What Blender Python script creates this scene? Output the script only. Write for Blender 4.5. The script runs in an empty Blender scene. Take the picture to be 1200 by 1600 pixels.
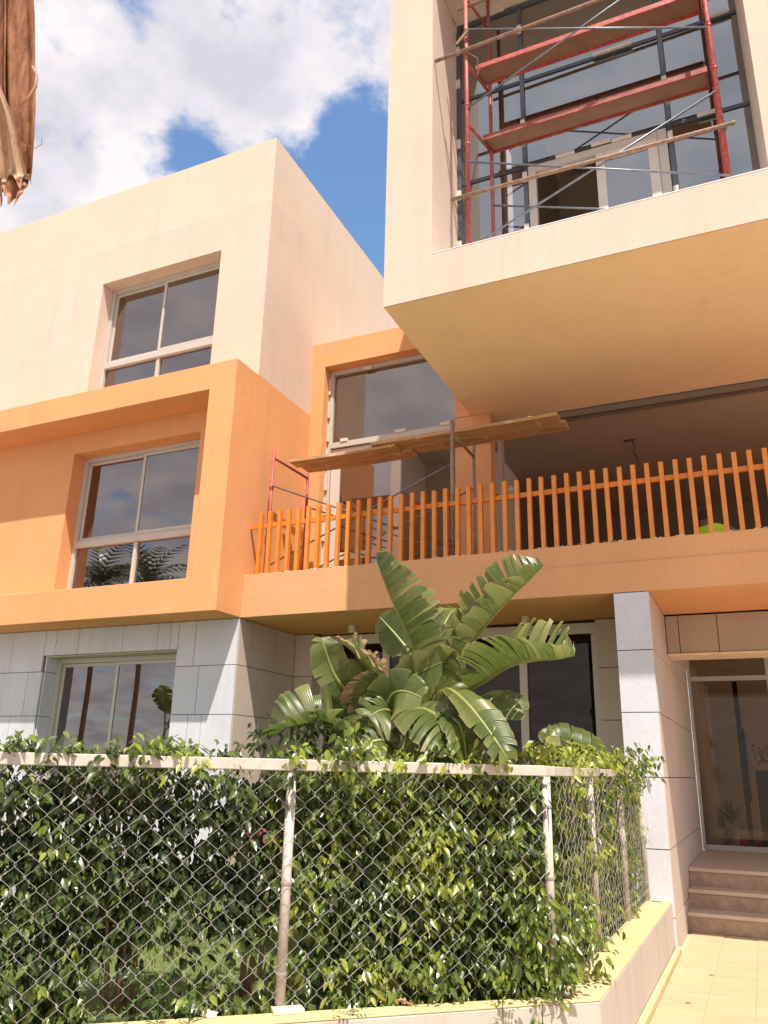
import bpy, math, random
import numpy as np
from mathutils import Vector, Matrix, noise
random.seed(7)
R=math.radians
S=bpy.context.scene
col=S.collection
# ------------------------------------------------------------ camera
YAW,PIT,ROL,FPX=-0.432218651,0.312633897,0.0224803057,1243.376
fv=Vector((math.sin(YAW)*math.cos(PIT),math.cos(YAW)*math.cos(PIT),math.sin(PIT)))
rv=Vector((math.cos(YAW),-math.sin(YAW),0)); uv_=rv.cross(fv)
r2=math.cos(ROL)*rv+math.sin(ROL)*uv_; u2=-math.sin(ROL)*rv+math.cos(ROL)*uv_
cam=bpy.data.cameras.new('camera'); camo=bpy.data.objects.new('camera',cam); col.objects.link(camo)
m=Matrix(((r2.x,u2.x,-fv.x,0),(r2.y,u2.y,-fv.y,0),(r2.z,u2.z,-fv.z,1.65),(0,0,0,1)))
camo.matrix_world=m
cam.sensor_fit='HORIZONTAL'; cam.sensor_width=36; cam.lens=FPX/1200*36
cam.clip_start=.05; cam.clip_end=3000
S.camera=camo
# ------------------------------------------------------------ light
SUN=Vector((.29,-.40,1)).normalized()
sl=bpy.data.lights.new('sun','SUN'); sl.energy=5.0; sl.angle=R(.53); sl.color=(1,.92,.82)
so=bpy.data.objects.new('sun',sl); so.rotation_euler=SUN.to_track_quat('Z','Y').to_euler(); so.location=(3,-5,30); col.objects.link(so)
S.view_settings.view_transform='Standard'; S.view_settings.look='None'
S.view_settings.exposure=0.60; S.view_settings.gamma=1; S.view_settings.use_curve_mapping=False
W=bpy.data.worlds.new('World'); S.world=W; W.use_nodes=True
nt=W.node_tree; nt.nodes.clear(); N=nt.nodes.new; L=nt.links.new
def mth(op,a,b=None,c=None,tree=None,clamp=False):
    t=tree or nt; n=t.nodes.new('ShaderNodeMath'); n.operation=op; n.use_clamp=clamp
    for i,v in enumerate((a,b,c)):
        if v is None: continue
        if isinstance(v,(int,float)): n.inputs[i].default_value=v
        else: t.links.new(v,n.inputs[i])
    return n.outputs[0]
sky=N('ShaderNodeTexSky'); sky.sky_type='NISHITA'; sky.sun_disc=False
sky.sun_elevation=math.asin(SUN.z); sky.sun_rotation=math.atan2(SUN.x,SUN.y); sky.air_density=1.0; sky.dust_density=.6; sky.ozone_density=1.6
tc=N('ShaderNodeTexCoord'); sep=N('ShaderNodeSeparateXYZ'); L(tc.outputs['Generated'],sep.inputs[0])
zz=mth('ADD',mth('MAXIMUM',sep.outputs[2],0.0),.28)
cb=N('ShaderNodeCombineXYZ'); L(mth('DIVIDE',sep.outputs[0],zz),cb.inputs[0]); L(mth('DIVIDE',sep.outputs[1],zz),cb.inputs[1]); cb.inputs[2].default_value=.37
n1=N('ShaderNodeTexNoise'); n1.inputs['Scale'].default_value=9.0; n1.inputs['Detail'].default_value=10; n1.inputs['Roughness'].default_value=.62; n1.inputs['Distortion'].default_value=.25
L(cb.outputs[0],n1.inputs['Vector'])
n2=N('ShaderNodeTexNoise'); n2.inputs['Scale'].default_value=7.0; n2.inputs['Detail'].default_value=8; n2.inputs['Roughness'].default_value=.55
mp=N('ShaderNodeMapping'); mp.inputs['Location'].default_value=(3.1,1.7,.9); L(cb.outputs[0],mp.inputs[0]); L(mp.outputs[0],n2.inputs['Vector'])
cover=mth('ADD',n1.outputs[0],.12)
# clear gaps, plus added cloud, some unseen behind camera for panes to mirror (direction, inner and outer radius in degrees, depth)
for d,ri,ro,a in (((-.52,.44,.73),.1,3.0,-.17),((-.47,.58,.66),.2,4.6,-.20),((-.525,.56,.64),.3,3.2,-.17),((-.36,.70,.61),3,9,-.30),((-.30,.70,.65),1,7,-.16),((-.62,.60,.5),3,12,.25),((-.42,.545,.725),2,7,.14),((-.57,.45,.69),2,5,.10),
                  ((.5,.6,.62),10,30,-.2),((-.1,-.75,.65),15,45,.22),((.9,-.1,.45),8,22,-.25),((-.95,-.1,.3),8,22,-.2)):
    vd=N('ShaderNodeVectorMath'); vd.operation='DOT_PRODUCT'; L(tc.outputs['Generated'],vd.inputs[0]); vd.inputs[1].default_value=Vector(d).normalized()
    mr=N('ShaderNodeMapRange'); mr.interpolation_type='SMOOTHSTEP'; L(vd.outputs['Value'],mr.inputs[0])
    mr.inputs[1].default_value=math.cos(R(ro)); mr.inputs[2].default_value=math.cos(R(ri)); mr.inputs[3].default_value=0; mr.inputs[4].default_value=a
    cover=mth('ADD',cover,mr.outputs[0])
mk=N('ShaderNodeMapRange'); mk.interpolation_type='SMOOTHSTEP'; L(cover,mk.inputs[0]); mk.inputs[1].default_value=.38; mk.inputs[2].default_value=.64
cr=N('ShaderNodeValToRGB'); L(n2.outputs[0],cr.inputs[0])
cr.color_ramp.elements[0].position=.36; cr.color_ramp.elements[0].color=(.73,.72,.80,1)
cr.color_ramp.elements[1].position=.60; cr.color_ramp.elements[1].color=(1.05,.99,1.01,1)
cs=N('ShaderNodeVectorMath'); cs.operation='SCALE'; L(cr.outputs[0],cs.inputs[0]); cs.inputs['Scale'].default_value=6.4
sk=N('ShaderNodeVectorMath'); sk.operation='MULTIPLY'; L(sky.outputs[0],sk.inputs[0]); sk.inputs[1].default_value=(1.30,1.50,1.60)
mx=N('ShaderNodeMix'); mx.data_type='RGBA'; L(mk.outputs[0],mx.inputs['Factor']); L(sk.outputs[0],mx.inputs['A']); L(cs.outputs[0],mx.inputs['B'])
bg=N('ShaderNodeBackground'); bg.inputs['Strength'].default_value=.10; L(mx.outputs['Result'],bg.inputs[0])
wo=N('ShaderNodeOutputWorld'); L(bg.outputs[0],wo.inputs[0])
# ------------------------------------------------------------ materials
def newmat(name):
    mt=bpy.data.materials.new(name); mt.use_nodes=True; t=mt.node_tree
    b=t.nodes['Principled BSDF']; return mt,t,b
def tcoord(t,scale=(1,1,1),kind='Object'):
    c=t.nodes.new('ShaderNodeTexCoord'); 
    if kind=='World':
        g=t.nodes.new('ShaderNodeNewGeometry'); out=g.outputs['Position']
    else: out=c.outputs[kind]
    mp=t.nodes.new('ShaderNodeMapping'); mp.inputs['Scale'].default_value=scale; t.links.new(out,mp.inputs[0]); return mp.outputs[0]
def nz(t,vec,scale,detail=4,rough=.55):
    n=t.nodes.new('ShaderNodeTexNoise'); n.inputs['Scale'].default_value=scale; n.inputs['Detail'].default_value=detail; n.inputs['Roughness'].default_value=rough
    t.links.new(vec,n.inputs['Vector']); return n.outputs[0]
def ramp(t,fac,stops):
    r=t.nodes.new('ShaderNodeValToRGB'); t.links.new(fac,r.inputs[0]); e=r.color_ramp.elements
    while len(e)<len(stops): e.new(.5)
    for i,(p,c) in enumerate(stops):
        e[i].position=p; e[i].color=(*c,1) if len(c)==3 else c
    return r.outputs[0]
def mixc(t,fac,a,b,mode='MIX'):
    n=t.nodes.new('ShaderNodeMix'); n.data_type='RGBA'; n.blend_type=mode
    for k,v in (('Factor',fac),('A',a),('B',b)):
        if isinstance(v,(int,float)): n.inputs[k].default_value=v
        elif isinstance(v,tuple): n.inputs[k].default_value=(*v,1) if len(v)==3 else v
        else: t.links.new(v,n.inputs[k])
    return n.outputs['Result']
def bump(t,b,h,strength,dist=.01):
    n=t.nodes.new('ShaderNodeBump'); n.inputs['Strength'].default_value=strength; n.inputs['Distance'].default_value=dist
    t.links.new(h,n.inputs['Height']); t.links.new(n.outputs[0],b.inputs['Normal'])
def sc(c,k): return tuple(min(1,x*k) for x in c)
def stucco(name,c,var=.10,stain=(.6,.5,.4),stainamt=.18,hue=None):
    mt,t,b=newmat(name); v=tcoord(t,kind='World')
    big=nz(t,v,.7,6,.62); st=nz(t,tcoord(t,(5,5,.35),'World'),1.0,5,.6); fine=nz(t,tcoord(t,(60,60,9),'World'),1.6,3,.6); gr=nz(t,v,180,2,.5)
    c0=mixc(t,ramp(t,big,[(.3,(0,0,0)),(.7,(1,1,1))]),sc(c,1-var),sc(c,1+var*.6) if hue is None else hue)
    c1=mixc(t,mth('MULTIPLY',ramp(t,st,[(.52,(0,0,0)),(.75,(1,1,1))]),stainamt,tree=t),c0,tuple(c[i]*stain[i] for i in range(3)))
    c2=mixc(t,mth('MULTIPLY',ramp(t,fine,[(.4,(0,0,0)),(.7,(1,1,1))]),.22,tree=t),c1,sc(c,.70))
    pt=nz(t,tcoord(t,(1,1,1.6),'World'),2.6,9,.72)
    c2=mixc(t,mth('MULTIPLY',ramp(t,pt,[(.56,(0,0,0)),(.64,(1,1,1))]),.16,tree=t),c2,sc(c,.80))
    t.links.new(c2,b.inputs['Base Color']); b.inputs['Roughness'].default_value=.92; b.inputs['Specular IOR Level'].default_value=.2
    bump(t,b,mth('ADD',mth('MULTIPLY',fine,1.0,tree=t),mth('MULTIPLY',gr,.4,tree=t),tree=t),.6,.008)
    return mt
def plain(name,c,rough=.5,metal=0,var=.1,scale=8,bumpk=.0,spec=.5,dark=None,damt=.3,dscale=3):
    mt,t,b=newmat(name); v=tcoord(t,kind='World')
    n=nz(t,v,scale,5,.6)
    cc=mixc(t,ramp(t,n,[(.3,(0,0,0)),(.7,(1,1,1))]),sc(c,1-var),sc(c,1+var))
    if dark is not None:
        cc=mixc(t,mth('MULTIPLY',ramp(t,nz(t,v,dscale,7,.7),[(.5,(0,0,0)),(.62,(1,1,1))]),damt,tree=t),cc,dark)
    t.links.new(cc,b.inputs['Base Color']); b.inputs['Roughness'].default_value=rough; b.inputs['Metallic'].default_value=metal; b.inputs['Specular IOR Level'].default_value=spec
    if bumpk: bump(t,b,nz(t,v,scale*6,3),bumpk,.004)
    return mt
def granite(name,c,spk=.35,k=1):
    mt,t,b=newmat(name); v=tcoord(t,kind='World')
    oi=t.nodes.new('ShaderNodeObjectInfo')
    big=nz(t,v,1.1,5,.6); sp=nz(t,v,150,2,.7); sp2=nz(t,v,60,3,.7); st=nz(t,tcoord(t,(7,7,.5),'World'),1,5,.6)
    cc=mixc(t,ramp(t,big,[(.3,(0,0,0)),(.7,(1,1,1))]),sc(c,.90),sc(c,1.08))
    cc=mixc(t,mth('MULTIPLY',oi.outputs['Random'],.22,tree=t),cc,sc(c,.80))
    cc=mixc(t,mth('MULTIPLY',ramp(t,sp,[(.42,(1,1,1)),(.52,(0,0,0))]),spk,tree=t),cc,sc(c,.45))
    cc=mixc(t,mth('MULTIPLY',ramp(t,sp2,[(.56,(0,0,0)),(.66,(1,1,1))]),spk,tree=t),cc,sc(c,1.35))
    cc=mixc(t,mth('MULTIPLY',ramp(t,st,[(.5,(0,0,0)),(.7,(1,1,1))]),.14,tree=t),cc,(.30,.25,.19))
    t.links.new(cc,b.inputs['Base Color']); b.inputs['Roughness'].default_value=.75; b.inputs['Specular IOR Level'].default_value=.3
    bump(t,b,sp,.15,.003); return mt
M={}
M['cream']=stucco('cream_stucco',(.69,.540,.435),.07,stain=(.80,.72,.60),stainamt=.30)
M['cream2']=stucco('cream_parapet_stucco',(.70,.56,.435),.07,stain=(.80,.72,.60),stainamt=.35)
M['soffit']=stucco('cream_soffit_bounce_tint',(.95,.71,.46),.05)  # same cream paint as the box; warm bounced light is put into the colour
M['orange']=stucco('orange_stucco',(.75,.365,.165),.09,stain=(.85,.72,.55),stainamt=.32)
M['beam']=stucco('salmon_stucco',(.72,.375,.19),.09,stain=(.82,.78,.72),stainamt=.32)
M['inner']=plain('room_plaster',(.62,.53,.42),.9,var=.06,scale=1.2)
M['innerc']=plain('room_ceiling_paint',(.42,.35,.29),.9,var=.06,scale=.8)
M['innerd']=plain('unlit_room_tone',(.20,.155,.12),.9,var=.1,scale=.8)  # dark tone stands for the unlit depth of the rooms
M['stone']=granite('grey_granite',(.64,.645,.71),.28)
M['stonew']=granite('granite_side_shade',(.58,.48,.40),.22)  # same cladding on side and recessed faces, their warm shade put into the colour
M['stonel']=granite('granite_lintel_shade',(.44,.35,.28),.22)  # same cladding on the lintel, shade under the balcony put into the colour
M['stoneback']=plain('mortar_joint',(.10,.085,.07),.95)
M['alu']=plain('beige_aluminium',(.50,.455,.41),.42,.0,var=.04,spec=.6)
M['white']=plain('white_frame',(.58,.53,.47),.45,var=.04)
M['darkalu']=plain('dark_aluminium',(.11,.125,.15),.35,.5,var=.1)
M['clip']=plain('glazing_clip',(.62,.56,.50),.5,var=.1)
M['slat']=plain('orange_lacquer',(.72,.235,.025),.42,var=.10,scale=3,spec=.5,dark=(.45,.13,.02),damt=.35,dscale=9)
M['red']=plain('worn_red_paint',(.42,.060,.048),.55,var=.2,scale=30,dark=(.56,.24,.18),damt=.55,dscale=24,bumpk=.3)
M['redd']=plain('dusty_red_steel',(.29,.055,.042),.6,var=.2,scale=14,dark=(.36,.17,.11),damt=.6,dscale=7,bumpk=.2)
M['rust']=plain('rusty_pipe',(.29,.17,.105),.7,var=.3,scale=18,dark=(.48,.36,.27),damt=.6,dscale=22,bumpk=.3)
M['greypole']=plain('dull_brown_steel',(.30,.19,.13),.6,var=.25,scale=20,dark=(.52,.42,.34),damt=.6,dscale=24)
M['galv']=plain('galvanised_tube',(.20,.21,.24),.42,.6,var=.25,scale=20)
M['brownboard']=plain('board_underside',(.26,.135,.085),.85,var=.18,scale=6,dark=(.22,.10,.06),damt=.5,dscale=3)
M['wire']=plain('galvanised_wire',(.38,.35,.32),.5,.3,var=.12,scale=40)
M['fpost']=plain('cream_fence_paint',(.54,.48,.41),.6,var=.07,scale=14,dark=(.38,.31,.24),damt=.35,dscale=16,bumpk=.1)
M['kerb']=stucco('kerb_top_cement',(.62,.49,.25),.08,stain=(.7,.62,.5),stainamt=.7)
M['kerbface']=stucco('kerb_face_render',(.56,.48,.41),.09,stain=(.80,.66,.52),stainamt=.8)
M['tread']=plain('marble_tread',(.60,.49,.38),.45,var=.08,scale=5)
M['riser']=plain('brown_marble_riser',(.42,.29,.20),.5,var=.22,scale=12,dark=(.50,.37,.27),damt=.5,dscale=10)
M['soil']=plain('dry_soil',(.17,.115,.07),.95,var=.25,scale=9,bumpk=.5)
M['bark']=plain('hedge_bark',(.19,.115,.07),.9,var=.3,scale=30,bumpk=.4)
M['lawnsoil']=plain('lawn_earth',(.10,.13,.035),.95,var=.3,scale=12)
M['skylitplaster']=plain('skylit_partition_plaster',(.80,.77,.72),.9,var=.04,scale=1)  # paler than the room plaster: skylight on the partition is in the colour
M['lampw']=plain('white_lamp_body',(.66,.56,.44),.5)
M['globe']=plain('opal_glass',(.72,.70,.66),.15,var=.02)
M['black']=plain('black_plastic',(.02,.02,.022),.5)
M['rug']=plain('red_carpet',(.42,.03,.02),.95,var=.2,scale=30)
M['pot']=plain('white_ceramic_pot',(.70,.66,.60),.4)
M['mortar']=plain('pale_mortar',(.66,.58,.47),.95,var=.12,scale=20,bumpk=.5)
def tilemat():
    mt,t,b=newmat('cream_paving'); v=tcoord(t,kind='World'); oi=t.nodes.new('ShaderNodeObjectInfo')
    n=nz(t,tcoord(t,(1.2,5,1),'World'),1.5,6,.6); g=nz(t,v,90,2,.5)
    cc=mixc(t,ramp(t,n,[(.3,(0,0,0)),(.7,(1,1,1))]),(.44,.30,.165),(.52,.375,.22))
    cc=mixc(t,mth('MULTIPLY',oi.outputs['Random'],.35,tree=t),cc,(.50,.39,.26))
    cc=mixc(t,mth('MULTIPLY',ramp(t,nz(t,v,2.2,8,.75),[(.55,(0,0,0)),(.7,(1,1,1))]),.25,tree=t),cc,(.36,.25,.14))
    t.links.new(cc,b.inputs['Base Color']); b.inputs['Roughness'].default_value=.7; bump(t,b,g,.15,.003); return mt
M['tile']=tilemat()
def woodmat():
    mt,t,b=newmat('scaffold_plank_wood'); n=nz(t,tcoord(t,(1.2,22,22),'World'),1.4,6,.65); v=tcoord(t,kind='World')
    cc=ramp(t,n,[(.3,(.30,.155,.06)),(.55,(.50,.29,.13)),(.75,(.64,.42,.21))])
    cc=mixc(t,mth('MULTIPLY',ramp(t,nz(t,v,5,7,.7),[(.55,(0,0,0)),(.62,(1,1,1))]),.6,tree=t),cc,(.62,.52,.40))
    t.links.new(cc,b.inputs['Base Color']); b.inputs['Roughness'].default_value=.85; bump(t,b,n,.4,.004); return mt
M['wood']=woodmat()
def glassmat(name,tint,k,ior=1.7,add=.0,gc=(.9,.88,.9)):
    mt=bpy.data.materials.new(name); mt.use_nodes=True; t=mt.node_tree; t.nodes.clear()
    tr=t.nodes.new('ShaderNodeBsdfTransparent'); tr.inputs[0].default_value=(*tint,1)
    gl=t.nodes.new('ShaderNodeBsdfGlossy'); gl.inputs[0].default_value=(*gc,1); gl.inputs['Roughness'].default_value=.0
    nb=t.nodes.new('ShaderNodeBump'); nb.inputs['Strength'].default_value=.02; nb.inputs['Distance'].default_value=.004
    t.links.new(nz(t,tcoord(t,kind='World'),1.2,2),nb.inputs['Height']); t.links.new(nb.outputs[0],gl.inputs['Normal'])
    fr=t.nodes.new('ShaderNodeFresnel'); fr.inputs['IOR'].default_value=ior
    f=mth('ADD',mth('MULTIPLY',fr.outputs[0],k,tree=t),add,tree=t,clamp=True)
    ms=t.nodes.new('ShaderNodeMixShader'); t.links.new(f,ms.inputs[0]); t.links.new(tr.outputs[0],ms.inputs[1]); t.links.new(gl.outputs[0],ms.inputs[2])
    o=t.nodes.new('ShaderNodeOutputMaterial'); t.links.new(ms.outputs[0],o.inputs[0]); return mt
M['glass']=glassmat('tinted_window_glass',(.62,.57,.53),1.2,1.6,.17,(.95,.88,.86))
M['glassu']=glassmat('reflective_blue_grey_glass',(.60,.56,.52),1.2,1.6,.27,(.80,.88,.95))
M['glassd']=glassmat('dark_window_glass',(.38,.31,.25),.6,1.45,.02,(.9,.8,.72))
def leafmat(name,stops,transl=.35,rough=.38,attr=True,vein=False,edge=None,spec=.5):
    mt,t,b=newmat(name)
    if attr:
        a=t.nodes.new('ShaderNodeAttribute'); a.attribute_name='rnd'; fac=a.outputs['Fac']
    else: fac=nz(t,tcoord(t,kind='World'),3,4)
    cc=ramp(t,fac,stops)
    if vein:
        u=t.nodes.new('ShaderNodeUVMap'); sp=t.nodes.new('ShaderNodeSeparateXYZ'); t.links.new(u.outputs[0],sp.inputs[0])
        w=mth('SINE',mth('MULTIPLY',sp.outputs[1],520,tree=t),tree=t)
        cc=mixc(t,mth('MULTIPLY',mth('MULTIPLY_ADD',w,.5,.5,tree=t),.16,tree=t),cc,(.20,.24,.07))
        nn=nz(t,tcoord(t,(3,90,1),'UV'),1,3)
        cc=mixc(t,mth('MULTIPLY',ramp(t,nn,[(.45,(0,0,0)),(.75,(1,1,1))]),.35,tree=t),cc,(.26,.30,.10))
        if edge is not None:
            e=mth('ADD',sp.outputs[0],mth('MULTIPLY',mth('SUBTRACT',nz(t,tcoord(t,(4,30,1),'UV'),1,4),.5,tree=t),edge[1],tree=t),tree=t)
            cc=mixc(t,ramp(t,e,[(edge[0],(0,0,0)),(min(.999,edge[0]+.09),(1,1,1))]),cc,edge[2])
        bump(t,b,w,.22,.003)
    t.links.new(cc,b.inputs['Base Color']); b.inputs['Roughness'].default_value=rough; b.inputs['Specular IOR Level'].default_value=spec
    tl=t.nodes.new('ShaderNodeBsdfTranslucent'); t.links.new(mixc(t,1.0,cc,(1.0,1.0,.45),'MULTIPLY'),tl.inputs[0])
    hs=t.nodes.new('ShaderNodeHueSaturation'); hs.inputs['Value'].default_value=1.7; t.links.new(cc,hs.inputs['Color'])
    t.links.new(mixc(t,.6,hs.outputs[0],(.45,.6,.03)),tl.inputs[0]) if False else t.links.new(hs.outputs[0],tl.inputs[0])
    ms=t.nodes.new('ShaderNodeMixShader'); ms.inputs[0].default_value=transl
    t.links.new(b.outputs[0],ms.inputs[1]); t.links.new(tl.outputs[0],ms.inputs[2]); t.links.new(ms.outputs[0],t.nodes['Material Output'].inputs[0]); return mt
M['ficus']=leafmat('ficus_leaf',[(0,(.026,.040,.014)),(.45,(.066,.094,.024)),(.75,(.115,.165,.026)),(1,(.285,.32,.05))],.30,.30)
M['banana']=leafmat('banana_leaf',[(0,(.022,.046,.008)),(.5,(.075,.105,.020)),(1,(.23,.225,.075))],.32,.30,vein=True,edge=(.93,.14,(.26,.20,.08)))
M['bananabrown']=leafmat('frayed_banana_leaf',[(0,(.07,.09,.02)),(1,(.15,.15,.05))],.25,.5,vein=True,edge=(.55,.6,(.33,.21,.11)))
M['midrib']=plain('leaf_midrib',(.22,.24,.06),.4,var=.15,scale=8)
M['grass']=leafmat('grass_blade',[(0,(.09,.14,.02)),(1,(.27,.32,.05))],.35,.5)
M['weed']=leafmat('weed_leaf',[(0,(.05,.13,.02)),(.6,(.09,.19,.03)),(1,(.30,.25,.07))],.35,.45)
M['dry']=None
# ------------------------------------------------------------ mesh builder and object helpers
ORG={}
class MB:
    def __init__(s): s.v=[]; s.f=[]; s.r=[]; s.uv=[]
    def quad(s,a,b,c,d,rnd=0):
        n=len(s.v); s.v+= [tuple(a),tuple(b),tuple(c),tuple(d)]; s.f.append((n,n+1,n+2,n+3)); return s
    def box(s,x0,x1,y0,y1,z0,z1,rot=None,at=None):
        n=len(s.v)
        vs=[(x,y,z) for z in (z0,z1) for y in (y0,y1) for x in (x0,x1)]
        if rot is not None: vs=[tuple(rot@Vector(v)+Vector(at or (0,0,0))) for v in vs]
        s.v+=vs
        s.f+=[(n,n+2,n+3,n+1),(n+4,n+5,n+7,n+6),(n,n+1,n+5,n+4),(n+2,n+6,n+7,n+3),(n,n+4,n+6,n+2),(n+1,n+3,n+7,n+5)]; return s
    def bar(s,a,b,w,h,up=(0,0,1)):
        a=Vector(a);b=Vector(b);t=(b-a).normalized(); side=t.cross(Vector(up))
        if side.length<1e-4: side=t.cross(Vector((0,1,0)))
        side.normalize(); u=side.cross(t).normalized(); n=len(s.v)
        for p in (a,b):
            for i,j in ((-1,-1),(1,-1),(1,1),(-1,1)): s.v.append(tuple(p+side*(i*w/2)+u*(j*h/2)))
        s.f+=[(n+3,n+2,n+1,n),(n+4,n+5,n+6,n+7)]+[(n+i,n+(i+1)%4,n+4+(i+1)%4,n+4+i) for i in range(4)]; return s
    def tube(s,pts,r,k=8,cap=True):
        pts=[Vector(p) for p in pts]; n0=len(s.v); m_=len(pts)
        rr=r if isinstance(r,(list,tuple)) else [r]*m_
        t0=(pts[1]-pts[0]).normalized(); ref=Vector((0,0,1)) if abs(t0.z)<.9 else Vector((1,0,0))
        nrm=t0.cross(ref).normalized()
        for i,p in enumerate(pts):
            t=(pts[min(i+1,m_-1)]-pts[max(i-1,0)]).normalized()
            nrm=(nrm-t*nrm.dot(t)).normalized(); bn=t.cross(nrm)
            for j in range(k):
                a=2*math.pi*j/k; s.v.append(tuple(p+(nrm*math.cos(a)+bn*math.sin(a))*rr[i]))
        for i in range(m_-1):
            for j in range(k):
                a=n0+i*k+j; b=n0+i*k+(j+1)%k; s.f.append((a,b,b+k,a+k))
        if cap: s.f+=[tuple(n0+j for j in range(k))[::-1],tuple(n0+(m_-1)*k+j for j in range(k))]
        return s
    def build(s,name,m,parent=None,smooth=False,bevel=0,loc=None):
        o=Vector(loc) if loc is not None else Vector((0,0,0))
        base=ORG.get(parent.name,Vector((0,0,0))) if parent else Vector((0,0,0))
        if loc is None: o=base.copy()
        me=bpy.data.meshes.new(name); me.from_pydata([(x-o.x,y-o.y,z-o.z) for x,y,z in s.v],[],s.f); me.materials.append(m)
        if smooth: me.polygons.foreach_set('use_smooth',[True]*len(me.polygons))
        if s.r:
            at=me.attributes.new('rnd','FLOAT','POINT'); at.data.foreach_set('value',s.r)
        if s.uv:
            ul=me.uv_layers.new(name='UVMap'); idx=np.zeros(len(me.loops),int); me.loops.foreach_get('vertex_index',idx)
            ul.data.foreach_set('uv',np.array(s.uv,float)[idx].ravel())
        me.update()
        ob=bpy.data.objects.new(name,me); col.objects.link(ob)
        if parent: ob.parent=parent
        ob.location=o-base; ORG[ob.name]=o.copy()
        if bevel:
            bm=ob.modifiers.new('bevel','BEVEL'); bm.width=bevel; bm.segments=2; bm.limit_method='ANGLE'
        return ob
def thing(name,loc,label,cat,group=None):
    o=bpy.data.objects.new(name,None); col.objects.link(o); o.location=loc; o.empty_display_size=.1
    o['label']=label; o['category']=cat
    if group: o['group']=group
    ORG[o.name]=Vector(loc); return o
def tag(o,label,cat,group=None):
    o['label']=label; o['category']=cat
    if group: o['group']=group
    return o
def struct(o,kind='structure'): o['kind']=kind; return o
def B(*a): return MB().box(*a)
def extr_y(poly,y0,y1):
    mb=MB(); n=len(poly); mb.v=[(x,y0,z) for x,z in poly]+[(x,y1,z) for x,z in poly]
    mb.f=[tuple(range(n)),tuple(range(n,2*n))[::-1]]+[(i,n+i,n+(i+1)%n,(i+1)%n) for i in range(n)]; return mb
def wall_open(mb,x0,x1,y0,y1,z0,z1,ops):
    xs=sorted({x0,x1,*[o[0] for o in ops],*[o[1] for o in ops]}); zs=sorted({z0,z1,*[o[2] for o in ops],*[o[3] for o in ops]})
    for i in range(len(xs)-1):
        run=None
        for j in range(len(zs)-1):
            cx=(xs[i]+xs[i+1])/2; cz=(zs[j]+zs[j+1])/2
            hole=any(o[0]<cx<o[1] and o[2]<cz<o[3] for o in ops)
            if hole:
                if run is not None: mb.box(xs[i],xs[i+1],y0,y1,run,zs[j]); run=None
            elif run is None: run=zs[j]
        if run is not None: mb.box(xs[i],xs[i+1],y0,y1,run,z1)
    return mb
# ============================================================ SETTING
gm=MB(); gm.quad((-400,-400,-.012),(400,-400,-.012),(400,400,-.012),(-400,400,-.012)); struct(gm.build('ground',plain('pale_ground',(.32,.275,.235),.95,var=.15,scale=.6)))
path=B(-.97,4.0,-3,10.45,-.010,-.004); pth=struct(path.build('path',plain('paving_joint',(.60,.45,.28),.95)))
# paving tiles laid on the path, one object each
tl=MB().box(.002,.333,.002,.598,-.003,.006); t0=None
for i in range(9):
    for j in range(16):
        x=-.912+i*.335; y=10.45-(j+1)*.60+(0 if i%2==0 else -.30)
        if y<2.6 : continue
        dz=random.uniform(-.0015,.0015)
        y1=min(y+.6,10.445)
        if t0 is None:
            t0=tl.build('tile',M['tile'],pth,bevel=.003,loc=(0,0,0)); o=t0
        else:
            o=t0.copy(); col.objects.link(o); o.parent=pth
        o.location=(x,y,dz)
        if y+.6>10.45: o.scale=(1,(10.44-y)/.6,1)
soil=MB().box(-9.9,-1.19,3.6,9.18,0.0,.40)
# garden bed follows the slanting kerb
FD=Vector((-1.23+2.41,5.14-4.07,0)).normalized(); FN=Vector((FD.y,-FD.x,0))   # along the fence, outward normal
FQ=Vector((-1.23,5.14,0)); FP=Vector((-2.41,4.07,0))
def fp(s,off=0,z=0):  # s metres left of the corner along the fence, off outward
    p=FQ-FD*s+FN*off; return Vector((p.x,p.y,z))
bed=MB(); A=fp(0,-.12); Bq=fp(7,-.12)
poly=[(A.x-.03,A.y),(-1.20,9.2),(-1.25,10.7),(-6.4,10.7),(-12,9.2),(-12,Bq.y),(Bq.x,Bq.y)]
n=len(poly); bed.v=[(x,y,-.005) for x,y in poly]+[(x,y,.43) for x,y in poly]; bed.f=[tuple(range(n,2*n)),tuple(range(n))[::-1]]+[(i,(i+1)%n,n+(i+1)%n,n+i) for i in range(n)]
struct(bed.build('garden_soil',M['lawnsoil']))
# ============================================================ BUILDING
bld=thing('building',(-6.42,9.19,0),'modern three storey house in cream and orange stucco with grey stone ground floor','building')
X0=-6.42; YF=9.19
def P(mb,name,mat,label=None,parent=bld,**k):
    o=mb.build(name,M[mat] if isinstance(mat,str) else mat,parent,**k)
    if label: o['label']=label
    return o
# ---- left wing
P(wall_open(MB(),-14,-6.72,9.222,9.52,0,3.62,[(-10.01,-7.45,.75,3.22)]).box(-6.72,-6.452,9.222,10.76,0,3.62).box(-6.452,-6.118,10.76,11.06,0,3.62),'ground_floor_wall','stoneback')
P(wall_open(MB(),-14,-6.72,9.19,9.52,3.62,7.395,[(-10.03,-7.42,4.12,6.61)]),'wall','orange','orange wall inside the framed recess')
P(extr_y([(-14,3.62),(-6.42,3.62),(-6.42,7.395),(-14,7.395),(-14,6.965),(-6.88,6.965),(-6.88,4.10),(-14,4.10)],8.62,9.1898),'box_frame','orange','orange projecting frame around the middle window',bevel=.008)
P(MB().box(-6.717,-6.42,9.19,16.5,3.62,7.395),'side_wall','orange','shaded orange side wall')
P(wall_open(MB(),-14,-6.42,9.19,9.52,7.395,10.692,[(-9.96,-7.37,7.50,9.92)]),'wall','cream','cream upper wall with a deep set window',bevel=.006)
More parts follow.
